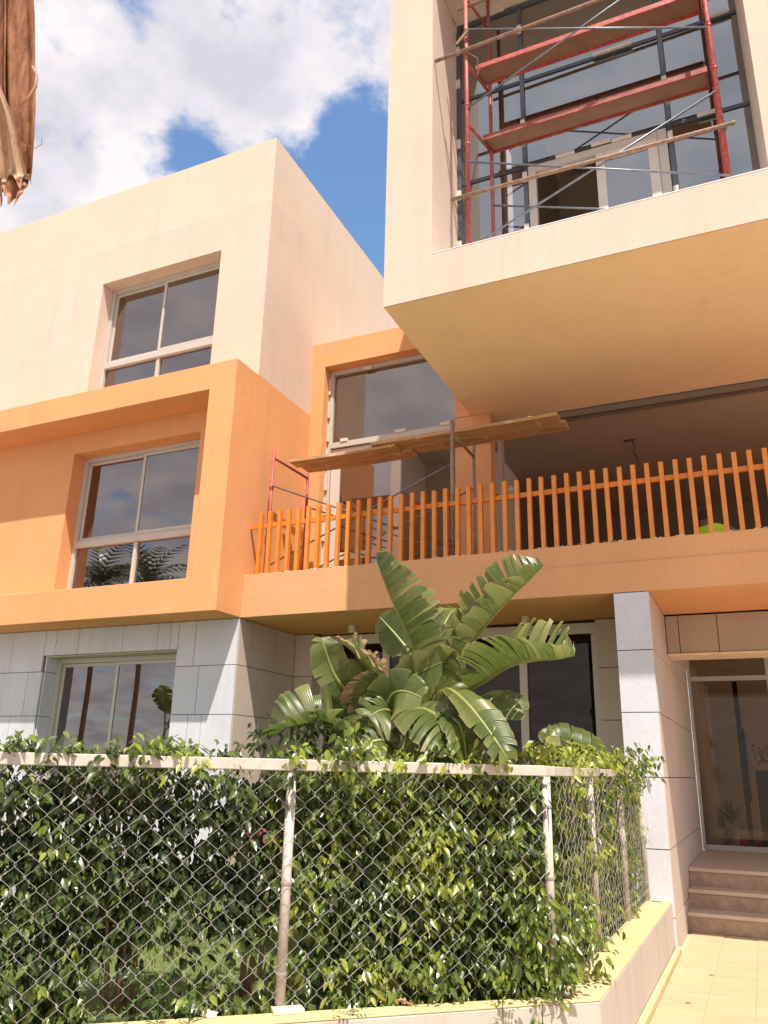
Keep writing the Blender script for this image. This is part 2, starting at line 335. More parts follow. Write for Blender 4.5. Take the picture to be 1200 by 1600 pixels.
P(MB().box(-6.72,-6.42,9.523,16.5,7.395,10.692),'side_wall','cream','cream upper side wall')
P(MB().box(-14,-6.440,9.210,9.50,10.693,11.95).box(-6.73,-6.440,9.503,16.5,10.693,11.95),'parapet','cream2','cream roof parapet above a shallow ledge',bevel=.006)
for z0,z1 in ((3.45,3.75),(7.1,7.395),(10.3,10.6)): P(B(-13.9,-6.722,9.525,14,z0,z1),'floor_slab','inner')
P(MB().box(-13.9,-6.722,14.003,14.2,0,10.6),'back_wall','inner')
P(MB().box(-10.5,-10.35,9.53,13.99,.1,3.44).box(-10.5,-10.35,9.53,13.99,3.76,7.09).box(-10.5,-10.35,9.53,13.99,7.4,10.29),'partition','inner')
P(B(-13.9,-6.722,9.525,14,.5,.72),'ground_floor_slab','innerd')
# ---- middle volume
P(wall_open(MB(),-6.417,-3.80,10.80,11.10,3.64,8.75,[(-6.17,-3.803,3.95,8.28)]).box(-3.80,-3.535,10.80,11.10,6.905,8.75),'wall','orange','orange wall framing the tall balcony window')
P(MB().box(-3.797,-3.23,10.80,11.06,3.96,6.897),'column','beam','orange column between the tall window and open room',bevel=.006)
P(MB().box(-6.417,-3.535,11.105,16.5,8.45,8.75).box(-6.417,-3.70,16.2,16.5,4.0,8.44),'back_wall','inner')
P(MB().box(-3.69,-3.56,11.07,13.6,3.96,6.838),'partition','skylitplaster','pale lit partition wall in the open balcony room')
# ---- balcony
P(MB().box(-6.417,4.0,9.19,9.44,3.62,3.97).box(-6.417,4.0,9.21,9.44,3.973,4.23),'balcony_parapet','beam','salmon balcony edge with a shallow groove',bevel=.005)
P(MB().box(-6.417,4.0,9.443,10.76,3.625,3.95).box(-6.417,4.0,10.763,17,3.66,3.948),'balcony_slab','orange','orange balcony soffit')
# ---- canopy box
P(MB().box(-3.53,2.4,7.522,11.15,6.90,7.47),'cantilever_slab','soffit','broad cream soffit of the overhanging box')
P(MB().box(-3.53,-2.91,7.50,8.44,7.473,12.6).box(-3.53,-2.97,8.443,11.3,7.474,12.6).box(.71,2.40,7.50,8.44,7.473,12.6).box(-2.907,.707,7.50,8.3,12.0,12.6).box(-3.53,2.40,7.50,7.521,6.90,7.472),'box_frame','cream','cream frame of the overhanging box')
P(MB().box(-2.907,.707,7.497,8.44,7.4735,7.485),'sill_flashing',plain('white_sill_coat',(.72,.72,.72),.6),'white painted sill of the big opening')
P(MB().box(-2.9,.8,8.303,8.6,12.0,12.3).box(-2.96,2.3,8.6,12.5,12.3,12.6).box(-2.96,2.3,12.5,12.7,7.2,12.6).box(2.0,2.3,8.46,12.4,7.5,12.3).box(.85,2.0,8.46,8.7,7.5,12.3),'room_wall','inner')
P(MB().box(-2.96,2.3,8.47,12.49,7.473,7.495),'room_floor','inner')
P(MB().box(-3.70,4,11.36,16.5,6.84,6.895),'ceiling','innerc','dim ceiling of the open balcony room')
P(MB().box(-3.69,-3.56,13.603,16.49,3.96,6.838).box(-6.4,4,16.51,16.7,3.95,6.9).box(3.9,4,11.36,16.5,3.95,6.84),'back_wall','innerd')  # dark run past the partition stands for the unlit opening there
P(MB().box(-3.2,4,11.17,11.20,6.80,6.895).box(-3.2,4,11.30,11.34,6.80,6.893).box(-3.2,4,11.203,11.297,6.87,6.893),'door_track',plain('brown_track',(.20,.155,.12),.5),'metal sliding door track in the soffit')
P(MB().box(-3.227,-3.17,11.16,11.34,3.955,6.795),'door_jamb','alu')
P(MB().box(-3.2,4,11.16,11.34,3.952,3.99),'door_threshold','alu')
# ---- stone pillar / wing wall and entrance
P(MB().box(-1.318,-.972,9.212,13.9,0,3.617),'wing_wall','stoneback')
P(MB().box(-1.80,-1.32,10.78,11.05,0,3.617),'pier','stoneback')
P(MB().box(-.945,4,10.83,11.23,3.13,3.618),'lintel','stoneback')
P(MB().box(-.945,4,10.78,11.25,3.10,3.127),'lintel_soffit',plain('cream_lintel_board',(.78,.60,.40),.7),'cream board under the stone lintel')
P(MB().box(-.945,4,11.253,13.8,3.56,3.617),'porch_ceiling','inner')
# panels
def panel(x0,x1,z0,z1,face='front',at=0,mat='stone',g=.0048):
    if face=='front': mb=B(x0+g,x1-g,at,at+.03,z0+g,z1-g)
    elif face=='right': mb=B(at-.03,at,x0+g,x1-g,z0+g,z1-g)     # faces +X
    elif face=='left': mb=B(at,at+.03,x0+g,x1-g,z0+g,z1-g)
    d=random.uniform(-.0015,.0015)
    mb.v=[(x+(d if face!='front' else 0),y+(d if face=='front' else 0),z) for x,y,z in mb.v]
    return P(mb,'stone_panel',mat)
ZR=[.30,.96,1.63,2.31,2.975,3.615]
def row(z0,z1,xs,**k):
    for a,b in zip(xs[:-1],xs[1:]): panel(a,b,z0,z1,at=9.19,**k)
row(ZR[4],ZR[5],[-12.6,-11.7,-10.74,-10.04]) ; row(3.22,ZR[5],[-10.04,-9.81,-9.35,-8.48,-7.83,-7.59,-7.452]) ; row(ZR[4],ZR[5],[-7.45,-7.15,-6.42])
row(ZR[4],3.22,[-10.04,-10.01]) if False else None
row(ZR[3],ZR[4],[-12.6,-11.4,-10.30,-10.01]); row(ZR[3],ZR[4],[-7.45,-7.04,-6.42])
row(ZR[2],ZR[3],[-12.6,-11.6,-10.54,-10.01]); row(ZR[2],ZR[3],[-7.45,-7.15,-6.92,-6.42])
row(ZR[1],ZR[2],[-12.6,-11.4,-10.30,-10.01]); row(ZR[1],ZR[2],[-7.45,-7.0,-6.42])
row(ZR[0],ZR[1],[-12.6,-11.6,-10.6,-9.6,-8.6,-7.6,-6.42])
for i,ys in enumerate(([9.22,10.73],[9.22,9.9,10.73],[9.22,9.8,10.73],[9.22,9.73,10.07,10.73],[9.22,9.52,10.17,10.73])):
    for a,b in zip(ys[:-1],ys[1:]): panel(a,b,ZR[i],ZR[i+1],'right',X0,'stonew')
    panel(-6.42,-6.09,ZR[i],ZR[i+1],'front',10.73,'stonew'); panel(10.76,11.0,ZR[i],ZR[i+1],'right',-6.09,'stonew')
    if 1<=i<5:
        panel(9.22,9.47,ZR[i],min(ZR[i+1],3.22),'right',-9.982,'stone')
        panel(9.22,9.47,ZR[i],min(ZR[i+1],3.22),'left',-7.478,'stone') 
    panel(-1.83,-1.345,ZR[i],ZR[i+1],'front',10.75,'stonew'); panel(10.78,11.0,ZR[i],ZR[i+1],'left',-1.83,'stonew')
P(MB().box(-9.98,-7.48,9.222,9.465,3.20,3.218),'lintel_lining',plain('grey_lining',(.45,.40,.33),.8))
for z0,z1 in ((0,.30),(.30,.93),(.93,1.63),(1.63,2.295),(2.295,2.965),(2.965,3.615)):
    panel(-1.34,-.95,z0,z1,'front',9.19)
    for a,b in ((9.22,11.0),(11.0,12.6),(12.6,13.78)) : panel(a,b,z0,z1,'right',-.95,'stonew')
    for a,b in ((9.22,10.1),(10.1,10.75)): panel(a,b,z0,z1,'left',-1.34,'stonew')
for a,b in zip([-.945,-.79,-.33,.42,1.2],[-.79,-.33,.42,1.2,2.0]): panel(a,b,3.13,3.615,'front',10.80,'stonel')
# ---- windows
def window(x0,x1,y,z0,z1,tr,label,mull=None,glass='glass'):
    w=P(MB().box(x0,x0+.07,y-.04,y+.06,z0,z1).box(x1-.07,x1,y-.04,y+.06,z0,z1).box(x0+.07,x1-.07,y-.04,y+.06,z1-.07,z1).box(x0+.07,x1-.07,y-.04,y+.06,z0,z0+.07),'window','alu',label,bevel=.004)
    m_=mull if mull else (x0+x1)/2+.02
    if tr:
        P(MB().box(x0+.072,x1-.072,y-.055,y+.05,tr-.075,tr+.02).box(x0+.072,x1-.072,y-.03,y+.05,tr+.023,tr+.05),'transom','alu',parent=w,bevel=.004)
        P(B(m_-.035,m_+.03,y-.03,y+.04,z0+.072,tr-.078),'mullion','alu',parent=w,bevel=.003)
    zt=tr+.052 if tr else z0+.072
    # two sliding sashes
    for k,(a,b,yy) in enumerate(((x0+.075,m_+.02,y+.012),(m_-.045,x1-.075,y-.028))):
        s=MB(); f=.052
        s.box(a,a+f,yy,yy+.03,zt,z1-.073).box(b-f,b,yy,yy+.03,zt,z1-.073).box(a+f,b-f,yy,yy+.03,z1-.073-f,z1-.073).box(a+f,b-f,yy,yy+.03,zt,zt+f)
        P(s,'sash','alu',parent=w,bevel=.003)
        P(MB().quad((a+f,yy+.015,zt+f),(b-f,yy+.015,zt+f),(b-f,yy+.015,z1-.073-f),(a+f,yy+.015,z1-.073-f)),'pane',glass,parent=w)
    if tr:
        for a,b in ((x0+.07,m_-.035),(m_+.03,x1-.07)):
            P(MB().quad((a,y+.01,z0+.07),(b,y+.01,z0+.07),(b,y+.01,tr-.075),(a,y+.01,tr-.075)),'pane',glass,parent=w)
    return w
window(-10.03,-7.42,9.48,4.12,6.608,5.09,'two leaf window inside the orange frame',-8.70)
window(-9.957,-7.373,9.48,7.50,9.917,8.38,'two leaf window in the cream upper wall',-8.70)
window(-9.98,-7.48,9.48,.75,3.197,None,'sliding window in the grey stone wall',-8.74)
# ground floor long window under the balcony
w=P(MB().box(-6.085,-1.835,10.97,11.06,3.47,3.615).box(-6.085,-6.0,10.97,11.06,.72,3.467).box(-1.93,-1.835,10.97,11.06,.72,3.467).box(-5.997,-1.933,10.97,11.06,.72,.80),'window','white','long white framed window under the balcony',bevel=.004)
xs=[-5.997,-4.98,-3.95,-2.88,-1.933]
for x in xs[1:-1]: P(B(x-.055,x+.055,10.975,11.05,.803,3.467),'mullion','white',parent=w,bevel=.004)
for a,b in zip(xs[:-1],xs[1:]): P(MB().quad((a+.05,11.02,.8),(b-.05,11.02,.8),(b-.05,11.02,3.467),(a+.05,11.02,3.467)),'pane','glassd',parent=w)
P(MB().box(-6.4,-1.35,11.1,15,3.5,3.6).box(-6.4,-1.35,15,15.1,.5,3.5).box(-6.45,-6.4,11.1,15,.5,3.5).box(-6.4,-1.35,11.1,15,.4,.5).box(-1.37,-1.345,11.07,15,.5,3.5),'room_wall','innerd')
# tall balcony window
w=P(MB().box(-6.165,-6.09,11.0,11.08,3.955,8.275).box(-3.87,-3.805,11.0,11.08,3.955,8.275).box(-6.087,-3.873,11.0,11.08,8.20,8.275),'window','alu','tall balcony window with one upper pane',bevel=.003)
P(MB().box(-6.087,-3.873,10.97,11.08,6.80,6.90).box(-6.087,-3.873,11.0,11.06,6.64,6.78),'transom','alu',parent=w,bevel=.004)
P(MB().quad((-6.09,11.05,6.9),(-3.87,11.05,6.9),(-3.87,11.05,8.2),(-6.09,11.05,8.2)),'pane','glass',parent=w)
s=MB().box(-6.07,-5.90,10.99,11.04,3.97,6.63).box(-4.96,-4.79,10.99,11.04,3.97,6.63).box(-5.897,-4.963,10.99,11.04,6.53,6.63).box(-5.897,-4.963,10.99,11.04,4.84,4.96).box(-5.897,-4.963,10.99,11.04,3.97,4.06)
d=P(s,'sliding_door','white','white framed balcony sliding door',parent=w,bevel=.003)
P(MB().quad((-5.9,11.015,4.06),(-4.96,11.015,4.06),(-4.96,11.015,6.53),(-5.9,11.015,6.53)),'pane','glass',parent=w)
for x,z,dx in ((-5.9,6.915,.13),(-4.9,6.915,.2),(-4.1,6.915,.16),(-5.5,8.19,.15)): P(B(x,x+dx,10.955,11.0,z-.02,z+.035),'glazing_clip','clip',parent=w)
for k in range(9): P(B(-6.168,-6.13,10.96,10.998,4.3+k*.44,4.3+k*.44+.3),'tape','clip',parent=w)
# big upper opening
w=P(MB().box(-2.905,-2.85,8.44,8.5,7.49,11.995).box(.72,.775,8.44,8.5,7.49,12.2).box(-2.847,.717,8.44,8.5,11.94,11.995).box(.708,.72,8.446,8.6,7.49,12.0),'window','darkalu','large dark framed glazing behind the red scaffold')
for x in (-1.98,-.19): P(MB().box(x-.028,x-.008,8.452,8.5,7.49,11.937).box(x+.008,x+.028,8.452,8.5,7.49,11.937).box(x-.008,x+.008,8.45,8.5,7.49,11.937),'mullion','darkalu',parent=w)
for z in (10.62,9.20):
    for a,b in ((-2.847,-2.018),(-1.942,-.228),(-.152,.717)): P(MB().box(a,b,8.455,8.5,z-.022,z-.006).box(a,b,8.455,8.5,z+.006,z+.022).box(a,b,8.46,8.5,z-.006,z+.006),'transom','darkalu',parent=w)
for a,b in ((-2.85,-2.015),(-1.945,-.225),(-.155,.72)):
    for z0,z1 in ((10.65,11.94),(9.23,10.59),(7.5,9.17)):
        if a==-1.945 and z0==7.5: continue
        P(MB().quad((a,8.475,z0),(b,8.475,z0),(b,8.475,z1),(a,8.475,z1)),'pane','glassu',parent=w)
for x in (-2.88,-1.98,-.19,.745):
    for z in (8.2,9.0,9.85,10.9,11.5): P(B(x-.03,x+.03,8.405,8.438,z-.07,z+.07),'glazing_clip','clip',parent=w,bevel=.004)
for x,z in ((-1.45,9.17),(-.75,9.17),(-.65,10.61),(.25,9.18),(.5,10.61),(-2.3,11.97),(-.9,10.61),(-1.0,9.19)): P(B(x-.12,x+.12,8.40,8.432,z-.015,z+.02),'glazing_clip','clip',parent=w)
d=P(MB().box(-1.94,-1.84,8.44,8.52,7.5,9.16).box(-.34,-.232,8.44,8.52,7.5,9.16).box(-1.837,-.343,8.44,8.52,9.06,9.16),'balcony_door_frame','alu','beige door frame in the large glazing',parent=w)
P(MB().box(-1.08,-.97,8.43,8.47,7.5,9.05).box(-.455,-.345,8.43,8.47,7.5,9.05).box(-.967,-.458,8.43,8.47,8.93,9.05).box(-.967,-.458,8.43,8.47,7.5,7.62),'door_leaf','white','white door leaf with a glass pane',parent=w)
P(MB().quad((-.97,8.45,7.6),(-.455,8.45,7.6),(-.455,8.45,8.93),(-.97,8.45,8.93)),'pane','glassu',parent=w)
P(MB().box(-2.4,-2.3,9.4,12.4,7.5,12.2) .box(-2.95,2.0,12.4,12.48,7.5,12.2),'partition','inner')
# ---- entrance
st=[]
for i in range(3):
    z=.2*(i+1); y=10.45+.33*i; y2=10.45+.33*(i+1) if i<2 else 13.79
    P(MB().box(-.947,4,y,y+.03,z-.2,z-.042),'riser','riser')
    P(MB().box(-.947,4,y-.03,y2+(.0 if i<2 else 0),z-.04,z),'tread' if i<2 else 'landing','tread',bevel=.004)
    if i<2: pass
P(MB().box(-.947,4,11.2,13.8,0,.555),'landing_base','riser')
dw=P(MB().box(-.945,-.90,13.78,13.86,.605,3.56).box(.20,.29,13.78,13.86,.605,3.56).box(1.4,1.49,13.78,13.86,.605,3.56).box(-.897,.197,13.775,13.86,3.09,3.16).box(.293,1.397,13.775,13.86,3.09,3.16).box(-.897,1.4,13.77,13.87,.605,.68),'entrance_door','alu','glazed entrance door above the steps')
for a,b in ((-.9,.2),(.29,1.4)):
    for z0,z1 in ((.68,3.09),(3.16,3.56)): P(MB().quad((a,13.82,z0),(b,13.82,z0),(b,13.82,z1),(a,13.82,z1)),'pane','glassd',parent=dw)
P(MB().box(-.30,-.23,13.86,13.91,.69,3.08),'door_stile','black',parent=dw)
P(MB().tube([(-.22,13.87,2.35),(-.22,13.95,2.35)],.02).box(-.24,-.2,13.93,13.96,1.3,2.35),'pull_handle','black',parent=dw)
P(MB().box(-.94,4,14.1,20,.55,.6),'lobby_floor','tread')
P(MB().box(-.945,-.94,13.9,20,.6,3.6).box(-.94,4,20,20.1,.6,3.6).box(-.94,4,13.9,20,3.5,3.6).box(-.2,.9,18,18.2,.6,2.6),'lobby_wall','inner')
# ---- balcony railing
rl=P(MB().bar((-6.41,9.292,4.96),(2.3,9.292,4.96),.035,.062),'balcony_railing','slat','orange vertical slat balcony railing')
sm=None; x=-6.215; k=0
while x<2.2:
    mb=MB().box(-.026,.026,-.032,.032,0,.93)
    if sm is None: sm=P(mb,'slat','slat',parent=rl,loc=(0,0,0),bevel=.002); o=sm
    else: o=sm.copy(); col.objects.link(o); o.parent=rl
    base=ORG['balcony_railing']
    o.location=Vector((x,9.245,4.222+random.uniform(-.006,.004)))-base; o.rotation_euler=(random.uniform(-.004,.004),random.uniform(-.006,.006),random.uniform(-.03,.03))
    x+=.1575; k+=1
ms=MB()
random.seed(3)
for k in range(60):
    x=-6.2+random.random()*7; 
    for q in range(2):
        a=x+random.uniform(-.04,.04); r=random.uniform(.006,.018); ms.box(a-r,a+r*1.3,9.212,9.22+r,4.23,4.23+r*.7)
P(ms,'mortar_crumb','mortar',parent=rl)['kind']='stuff'
LEAVES=[
([(-2.546, 6.1, 2.057), (-2.367, 5.95, 2.341), (-2.382, 5.85, 2.529), (-2.452, 5.75, 2.719), (-2.552, 5.65, 2.988), (-2.654, 5.6, 3.284)],0.50,(0.958, 0.202, 0.205),68,20,0.10,'banana'),
([(-2.352, 6.0, 2.049), (-2.082, 5.8, 2.375), (-1.92, 5.75, 2.542), (-1.76, 5.7, 2.705), (-1.555, 5.65, 2.885), (-1.403, 5.6, 2.988), (-1.296, 5.6, 3.085)],0.40,(-0.527, -0.575, 0.626),62,20,0.08,'banana'),
([(-2.16, 5.8, 1.988), (-1.903, 5.6, 2.187), (-1.725, 5.5, 2.259), (-1.573, 5.4, 2.319), (-1.423, 5.3, 2.35), (-1.279, 5.25, 2.36), (-1.128, 5.2, 2.357), (-1.024, 5.2, 2.374)],0.44,(0.057, -0.412, 0.909),66,22,0.15,'banana'),
([(-2.21, 5.6, 2.023), (-2.098, 5.45, 2.191), (-2.021, 5.35, 2.304), (-1.94, 5.3, 2.403), (-1.851, 5.25, 2.446)],0.20,(0.577, -0.817, -0.017),25,5,0.25,'banana'),
([(-2.545, 5.5, 1.769), (-2.605, 5.3, 1.828), (-2.648, 5.1, 1.885), (-2.693, 5.0, 1.935), (-2.756, 4.95, 1.954), (-2.852, 4.9, 1.93), (-2.933, 4.85, 1.906), (-3.021, 4.85, 1.851)],0.42,(0.031, -0.47, 0.882),62,18,0.25,'banana'),
([(-2.678, 5.6, 2.025), (-2.722, 5.3, 2.188), (-2.758, 5.2, 2.28), (-2.789, 5.15, 2.381), (-2.804, 5.1, 2.481), (-2.829, 5.1, 2.556)],0.17,(0.77, -0.612, -0.18),20,7,0.15,'banana'),
([(-2.572, 5.9, 2.093), (-2.551, 5.6, 2.246), (-2.603, 5.5, 2.346), (-2.665, 5.4, 2.441), (-2.708, 5.3, 2.505), (-2.78, 5.3, 2.551)],0.32,(0.573, -0.135, 0.808),55,26,0.40,'bananabrown'),
([(-2.505, 6.2, 2.319), (-2.552, 6.1, 2.559), (-2.641, 6.1, 2.679), (-2.742, 6.1, 2.791), (-2.834, 6.1, 2.884)],0.22,(-0.262, 0.781, 0.567),15,4,0.10,'banana'),
([(-2.353, 5.7, 2.03), (-2.347, 5.4, 2.191), (-2.215, 5.3, 2.259), (-2.088, 5.25, 2.313), (-1.936, 5.2, 2.359)],0.23,(0.238, -0.946, 0.219),15,4,0.25,'banana'),
([(-2.336, 5.6, 1.886), (-2.285, 5.3, 2.004), (-2.34, 5.2, 2.041), (-2.367, 5.1, 2.025), (-2.405, 5.05, 1.98)],0.24,(0.293, -0.869, 0.399),15,10,0.50,'banana'),
([(-2.244, 5.5, 1.882), (-2.17, 5.2, 1.997), (-1.996, 5.0, 2.032), (-1.825, 4.9, 1.956), (-1.743, 4.85, 1.856), (-1.696, 4.8, 1.76)],0.28,(0.6, -0.726, 0.335),35,14,0.60,'banana'),
([(-2.097, 5.5, 1.971), (-1.899, 5.1, 2.134), (-1.795, 5.0, 2.144), (-1.653, 4.9, 2.053), (-1.534, 4.85, 1.932), (-1.421, 4.8, 1.799), (-1.364, 4.8, 1.716)],0.18,(0.759, -0.625, 0.183),42,9,0.35,'banana'),
([(-2.036, 5.6, 1.977), (-1.769, 5.35, 1.983), (-1.653, 5.3, 2.034), (-1.558, 5.25, 2.038), (-1.484, 5.2, 1.968)],0.26,(0.375, -0.654, 0.657),35,6,0.50,'banana'),
([(-2.218, 6.1, 2.055), (-1.898, 5.9, 2.172), (-1.773, 5.85, 2.166), (-1.638, 5.8, 2.123), (-1.54, 5.8, 2.05)],0.22,(0.332, -0.548, 0.768),30,5,0.40,'banana'),
([(-2.402, 6.3, 2.12), (-2.448, 6.3, 2.38), (-2.529, 6.4, 2.609), (-2.63, 6.5, 2.823), (-2.601, 6.5, 2.964)],0.32,(0.951, -0.289, -0.109),10,9,0.15,'banana'),
([(-2.115, 5.3, 1.832), (-1.862, 5.0, 1.982), (-1.718, 4.9, 1.936), (-1.659, 4.85, 1.818), (-1.631, 4.8, 1.705)],0.20,(0.805, -0.566, 0.178),35,9,0.60,'banana'),
([(-2.641, 5.7, 1.89), (-2.583, 5.4, 2.012), (-2.578, 5.35, 2.122), (-2.516, 5.3, 2.23), (-2.466, 5.3, 2.274)],0.24,(0.58, -0.808, -0.109),25,10,0.30,'bananabrown'),
([(-2.291, 6.3, 2.119), (-2.234, 6.3, 2.323), (-2.383, 6.4, 2.712), (-2.36, 6.5, 2.922), (-2.324, 6.6, 3.023)],0.26,(-0.187, -0.982, 0.025),15,8,0.20,'banana'),
([(-2.849, 5.8, 1.797), (-2.868, 5.6, 2.026), (-2.796, 5.5, 2.16), (-2.72, 5.5, 2.302), (-2.588, 5.5, 2.394)],0.26,(0.234, -0.972, -0.025),20,6,0.20,'banana'),
([(-2.208, 5.3, 1.704), (-2.267, 5.1, 1.823), (-2.363, 5.0, 1.819), (-2.455, 4.95, 1.755), (-2.473, 4.9, 1.653)],0.28,(0.226, -0.754, 0.616),25,10,0.60,'banana'),
([(-2.167, 5.2, 1.703), (-2.02, 4.95, 1.859), (-1.92, 4.9, 1.857), (-1.806, 4.85, 1.779), (-1.746, 4.8, 1.666)],0.30,(0.455, -0.798, 0.395),15,12,0.70,'banana'),
([(-2.391, 5.5, 1.705), (-2.408, 5.3, 1.96), (-2.317, 5.2, 2.128), (-2.178, 5.1, 2.16), (-2.037, 5.1, 2.115)],0.26,(0.318, -0.921, 0.223),12,6,0.40,'banana'),
]
LEAVES2=[
([(-1.271, 8.8, 1.561), (-1.416, 8.6, 1.76), (-1.518, 8.5, 1.88), (-1.717, 8.4, 1.974), (-1.868, 8.3, 2.006), (-1.986, 8.3, 1.993)],0.28,(0.356, -0.365, 0.86),45,8,0.30,'banana'),
([(-1.244, 8.8, 1.5), (-1.39, 8.6, 1.68), (-1.525, 8.5, 1.769), (-1.662, 8.4, 1.814), (-1.737, 8.3, 1.798)],0.22,(0.355, -0.605, 0.712),25,5,0.30,'banana'),
([(-1.483, 8.9, 1.492), (-1.778, 8.8, 1.757), (-1.883, 8.7, 1.894), (-1.977, 8.6, 2.006), (-2.089, 8.6, 2.071)],0.22,(0.375, -0.654, 0.657),25,5,0.30,'banana'),
]
# ============================================================ UPPER SCAFFOLD
def clamp(mb,p,r=.032): 
    mb.tube([(p[0],p[1],p[2]-.02),(p[0],p[1],p[2]+.02)],r+.012,10); mb.box(p[0]-.05,p[0]+.012,p[1]-.04,p[1]-.022,p[2]-.018,p[2]+.018)
def scaffold(name,loc,label,frames,z0,z1,trans,pins,braces,ledgers,mats):
    t=thing(name,loc,label,'scaffold')
    for k,((fx,fy),(bx,by)) in enumerate(frames):
        mp,mt_=mats[0][k],mats[1][k]
        P(MB().tube([(fx,fy,z0),(fx,fy,z1[k])],.026,10),'post',mp,parent=t,smooth=True); P(MB().tube([(bx,by,z0),(bx,by,z1[k])],.024,10),'post',mt_,parent=t,smooth=True)
        for z in trans: P(MB().tube([(fx,fy+.02,z),(bx,by-.02,z)],.021,8),'transom',mt_,parent=t,smooth=True)
        cl=MB()
        for z in pins: cl.tube([(fx,fy,z-.03),(fx,fy,z+.0)],.033,10); cl.tube([(fx,fy-.055,z),(fx,fy+.03,z)],.008,6)
        P(cl,'coupling',mp,parent=t)
    for a,b in braces:
        P(MB().tube([a,b],.0125,8),'brace','galv',parent=t,smooth=True)
    for a,b,r in ledgers:
        P(MB().tube([a,b],r,10),'ledger','rust',parent=t,smooth=True)
    return t
us=scaffold('scaffold',(-1.07,7.9,7.48),'red painted frame scaffold standing in the big upper opening',
    [((-2.49,7.62),(-2.36,8.22)),((.345,7.62),(.345,8.22))],7.48,(12.4,12.4),(9.36,10.33,11.45),(8.20,9.05,9.66,10.55,10.84),
    [((-2.47,7.575,8.72),(.36,7.575,7.56)),((-2.47,7.60,7.50),(.33,7.60,8.70)),((-2.47,7.575,10.83),(.33,7.575,9.58)),((-2.47,7.60,9.57),(.33,7.60,10.85)),
     ((-2.36,8.25,8.55),(.33,8.25,7.6))],
    [((-2.69,7.565,8.225),(.47,7.565,8.195),.023),((-2.90,7.565,10.47),(1.3,7.565,10.56),.023),((-2.62,7.66,11.32),(.9,7.66,11.42),.022)],
    (('red','red'),('redd','redd')))
cl=MB()
for p in ((-2.49,7.60,8.225),(.345,7.60,8.20),(-2.49,7.60,10.48),(.345,7.60,10.535)): clamp(cl,p)
cl.bar((-2.60,7.56,10.62),(-2.44,7.56,10.78),.03,.03).tube([(-2.45,7.60,10.45),(-2.35,7.66,10.38),(-2.38,7.75,10.2),(-2.33,7.72,10.3)],.008,5)
P(cl,'tube_clamp','rust',parent=us)
def steelplank(loc,x0,x1,y0,y1,z,label,up):
    t=thing('steel_plank',(x0,y0,z),label,'scaffold plank','steel planks on the red scaffold')
    P(MB().box(x0+.02,x1-.02,y0+.022,y1-.022,z+.004,z+.03),'board','brownboard',parent=t)
    P(MB().box(x0,x1,y0,y0+.02,z-.035,z+.036).box(x0,x1,y1-.02,y1,z-.035,z+.036).box(x0,x0+.018,y0+.021,y1-.021,z-.03,z+.034).box(x1-.018,x1,y0+.021,y1-.021,z-.03,z+.034),'rim',up,parent=t,bevel=.003)
    if up=='redd': P(MB().box(x0,x1,y0+.0,y1,z+.0365,z+.041),'deck','rust',parent=t)
    return t
steelplank(0,-2.40,.29,7.98,8.27,9.36+.045,'lower red edged plank, dusty brown on top, on the upper scaffold','redd')
steelplank(0,-2.42,.29,7.78,8.09,10.33+.045,'upper plank with bright crimson edges on the upper scaffold','red')
# ============================================================ LOWER SCAFFOLD
ls=scaffold('scaffold',(-4.8,9.9,3.96),'low scaffold on the balcony with a red left frame and dull brown right frame',
    [((-6.20,9.43),(-6.17,10.42)),((-3.40,9.55),(-3.40,10.50))],3.953,(6.20,6.27),(6.08,),(5.6,4.5),
    [((-6.18,9.41,5.62),(-3.41,9.53,4.45)),((-6.18,9.41,4.38),(-3.41,9.53,5.62)),((-6.16,10.45,5.6),(-3.41,10.53,4.5)),((-6.16,10.45,4.5),(-3.41,10.53,5.6))],
    [],(('red','greypole'),('redd','greypole')))
def wplank(x0,x1,y0,y1,z,dz,label,ang):
    t=MB(); n=14; random.seed(int(x1*100)%97)
    for i in range(n+1):
        x=x0+(x1-x0)*i/n; s_=-.012*math.sin(math.pi*i/n)+ang*(i/n)
        for (y,zz) in ((y0,0),(y1,0),(y1,.048),(y0,.048)):
            t.v.append((x,y+random.uniform(-.003,.003),z+zz+s_))
    for i in range(n):
        a=i*4
        for j in range(4): t.f.append((a+j,a+4+j,a+4+(j+1)%4,a+(j+1)%4))
    t.f+=[(0,1,2,3),(n*4+3,n*4+2,n*4+1,n*4)]
    o=t.build('wooden_plank',M['wood'],None,bevel=.004,loc=(x0,y0,z)); tag(o,label,'plank','wooden planks on the balcony scaffold'); return o
wplank(-6.12,-4.35,9.74,9.99,6.105,0,'front left wooden plank resting on the red scaffold frame',.0)
wplank(-6.06,-4.2,10.0,10.26,6.105,0,'rear left wooden plank behind the front left one',.0)
wplank(-4.72,-1.98,9.70,9.95,6.157,0,'front wooden plank overhanging to the right past the column',.015)
wplank(-4.62,-1.93,9.97,10.24,6.157,0,'rear wooden plank overhanging to the right past the column',.012)
# stacked frames lying on the balcony
fr=thing('frame_stack',(-4.2,10.2,3.96),'pile of dark metal lattice tubes lying on the balcony behind the slats','metal frames')
for k in range(9):
    a=Vector((-5.0+.19*k,9.95+.03*k,4.15+.05*(k%3))); b=a+Vector((.9,.25,.28 if k%2 else -.08)); b.z=max(b.z,4.05)
    P(MB().tube([a,b],.014,6),'tube','darkalu',parent=fr)
P(MB().tube([(-5.3,9.9,4.05),(-3.6,10.15,4.75)],.014,6),'tube','darkalu',parent=fr); P(MB().tube([(-5.2,10.1,4.7),(-3.5,9.95,4.1)],.014,6),'tube','darkalu',parent=fr)
P(MB().box(-4.35,-3.75,10.1,10.5,3.955,4.35),'sack','black',parent=fr,bevel=.08)
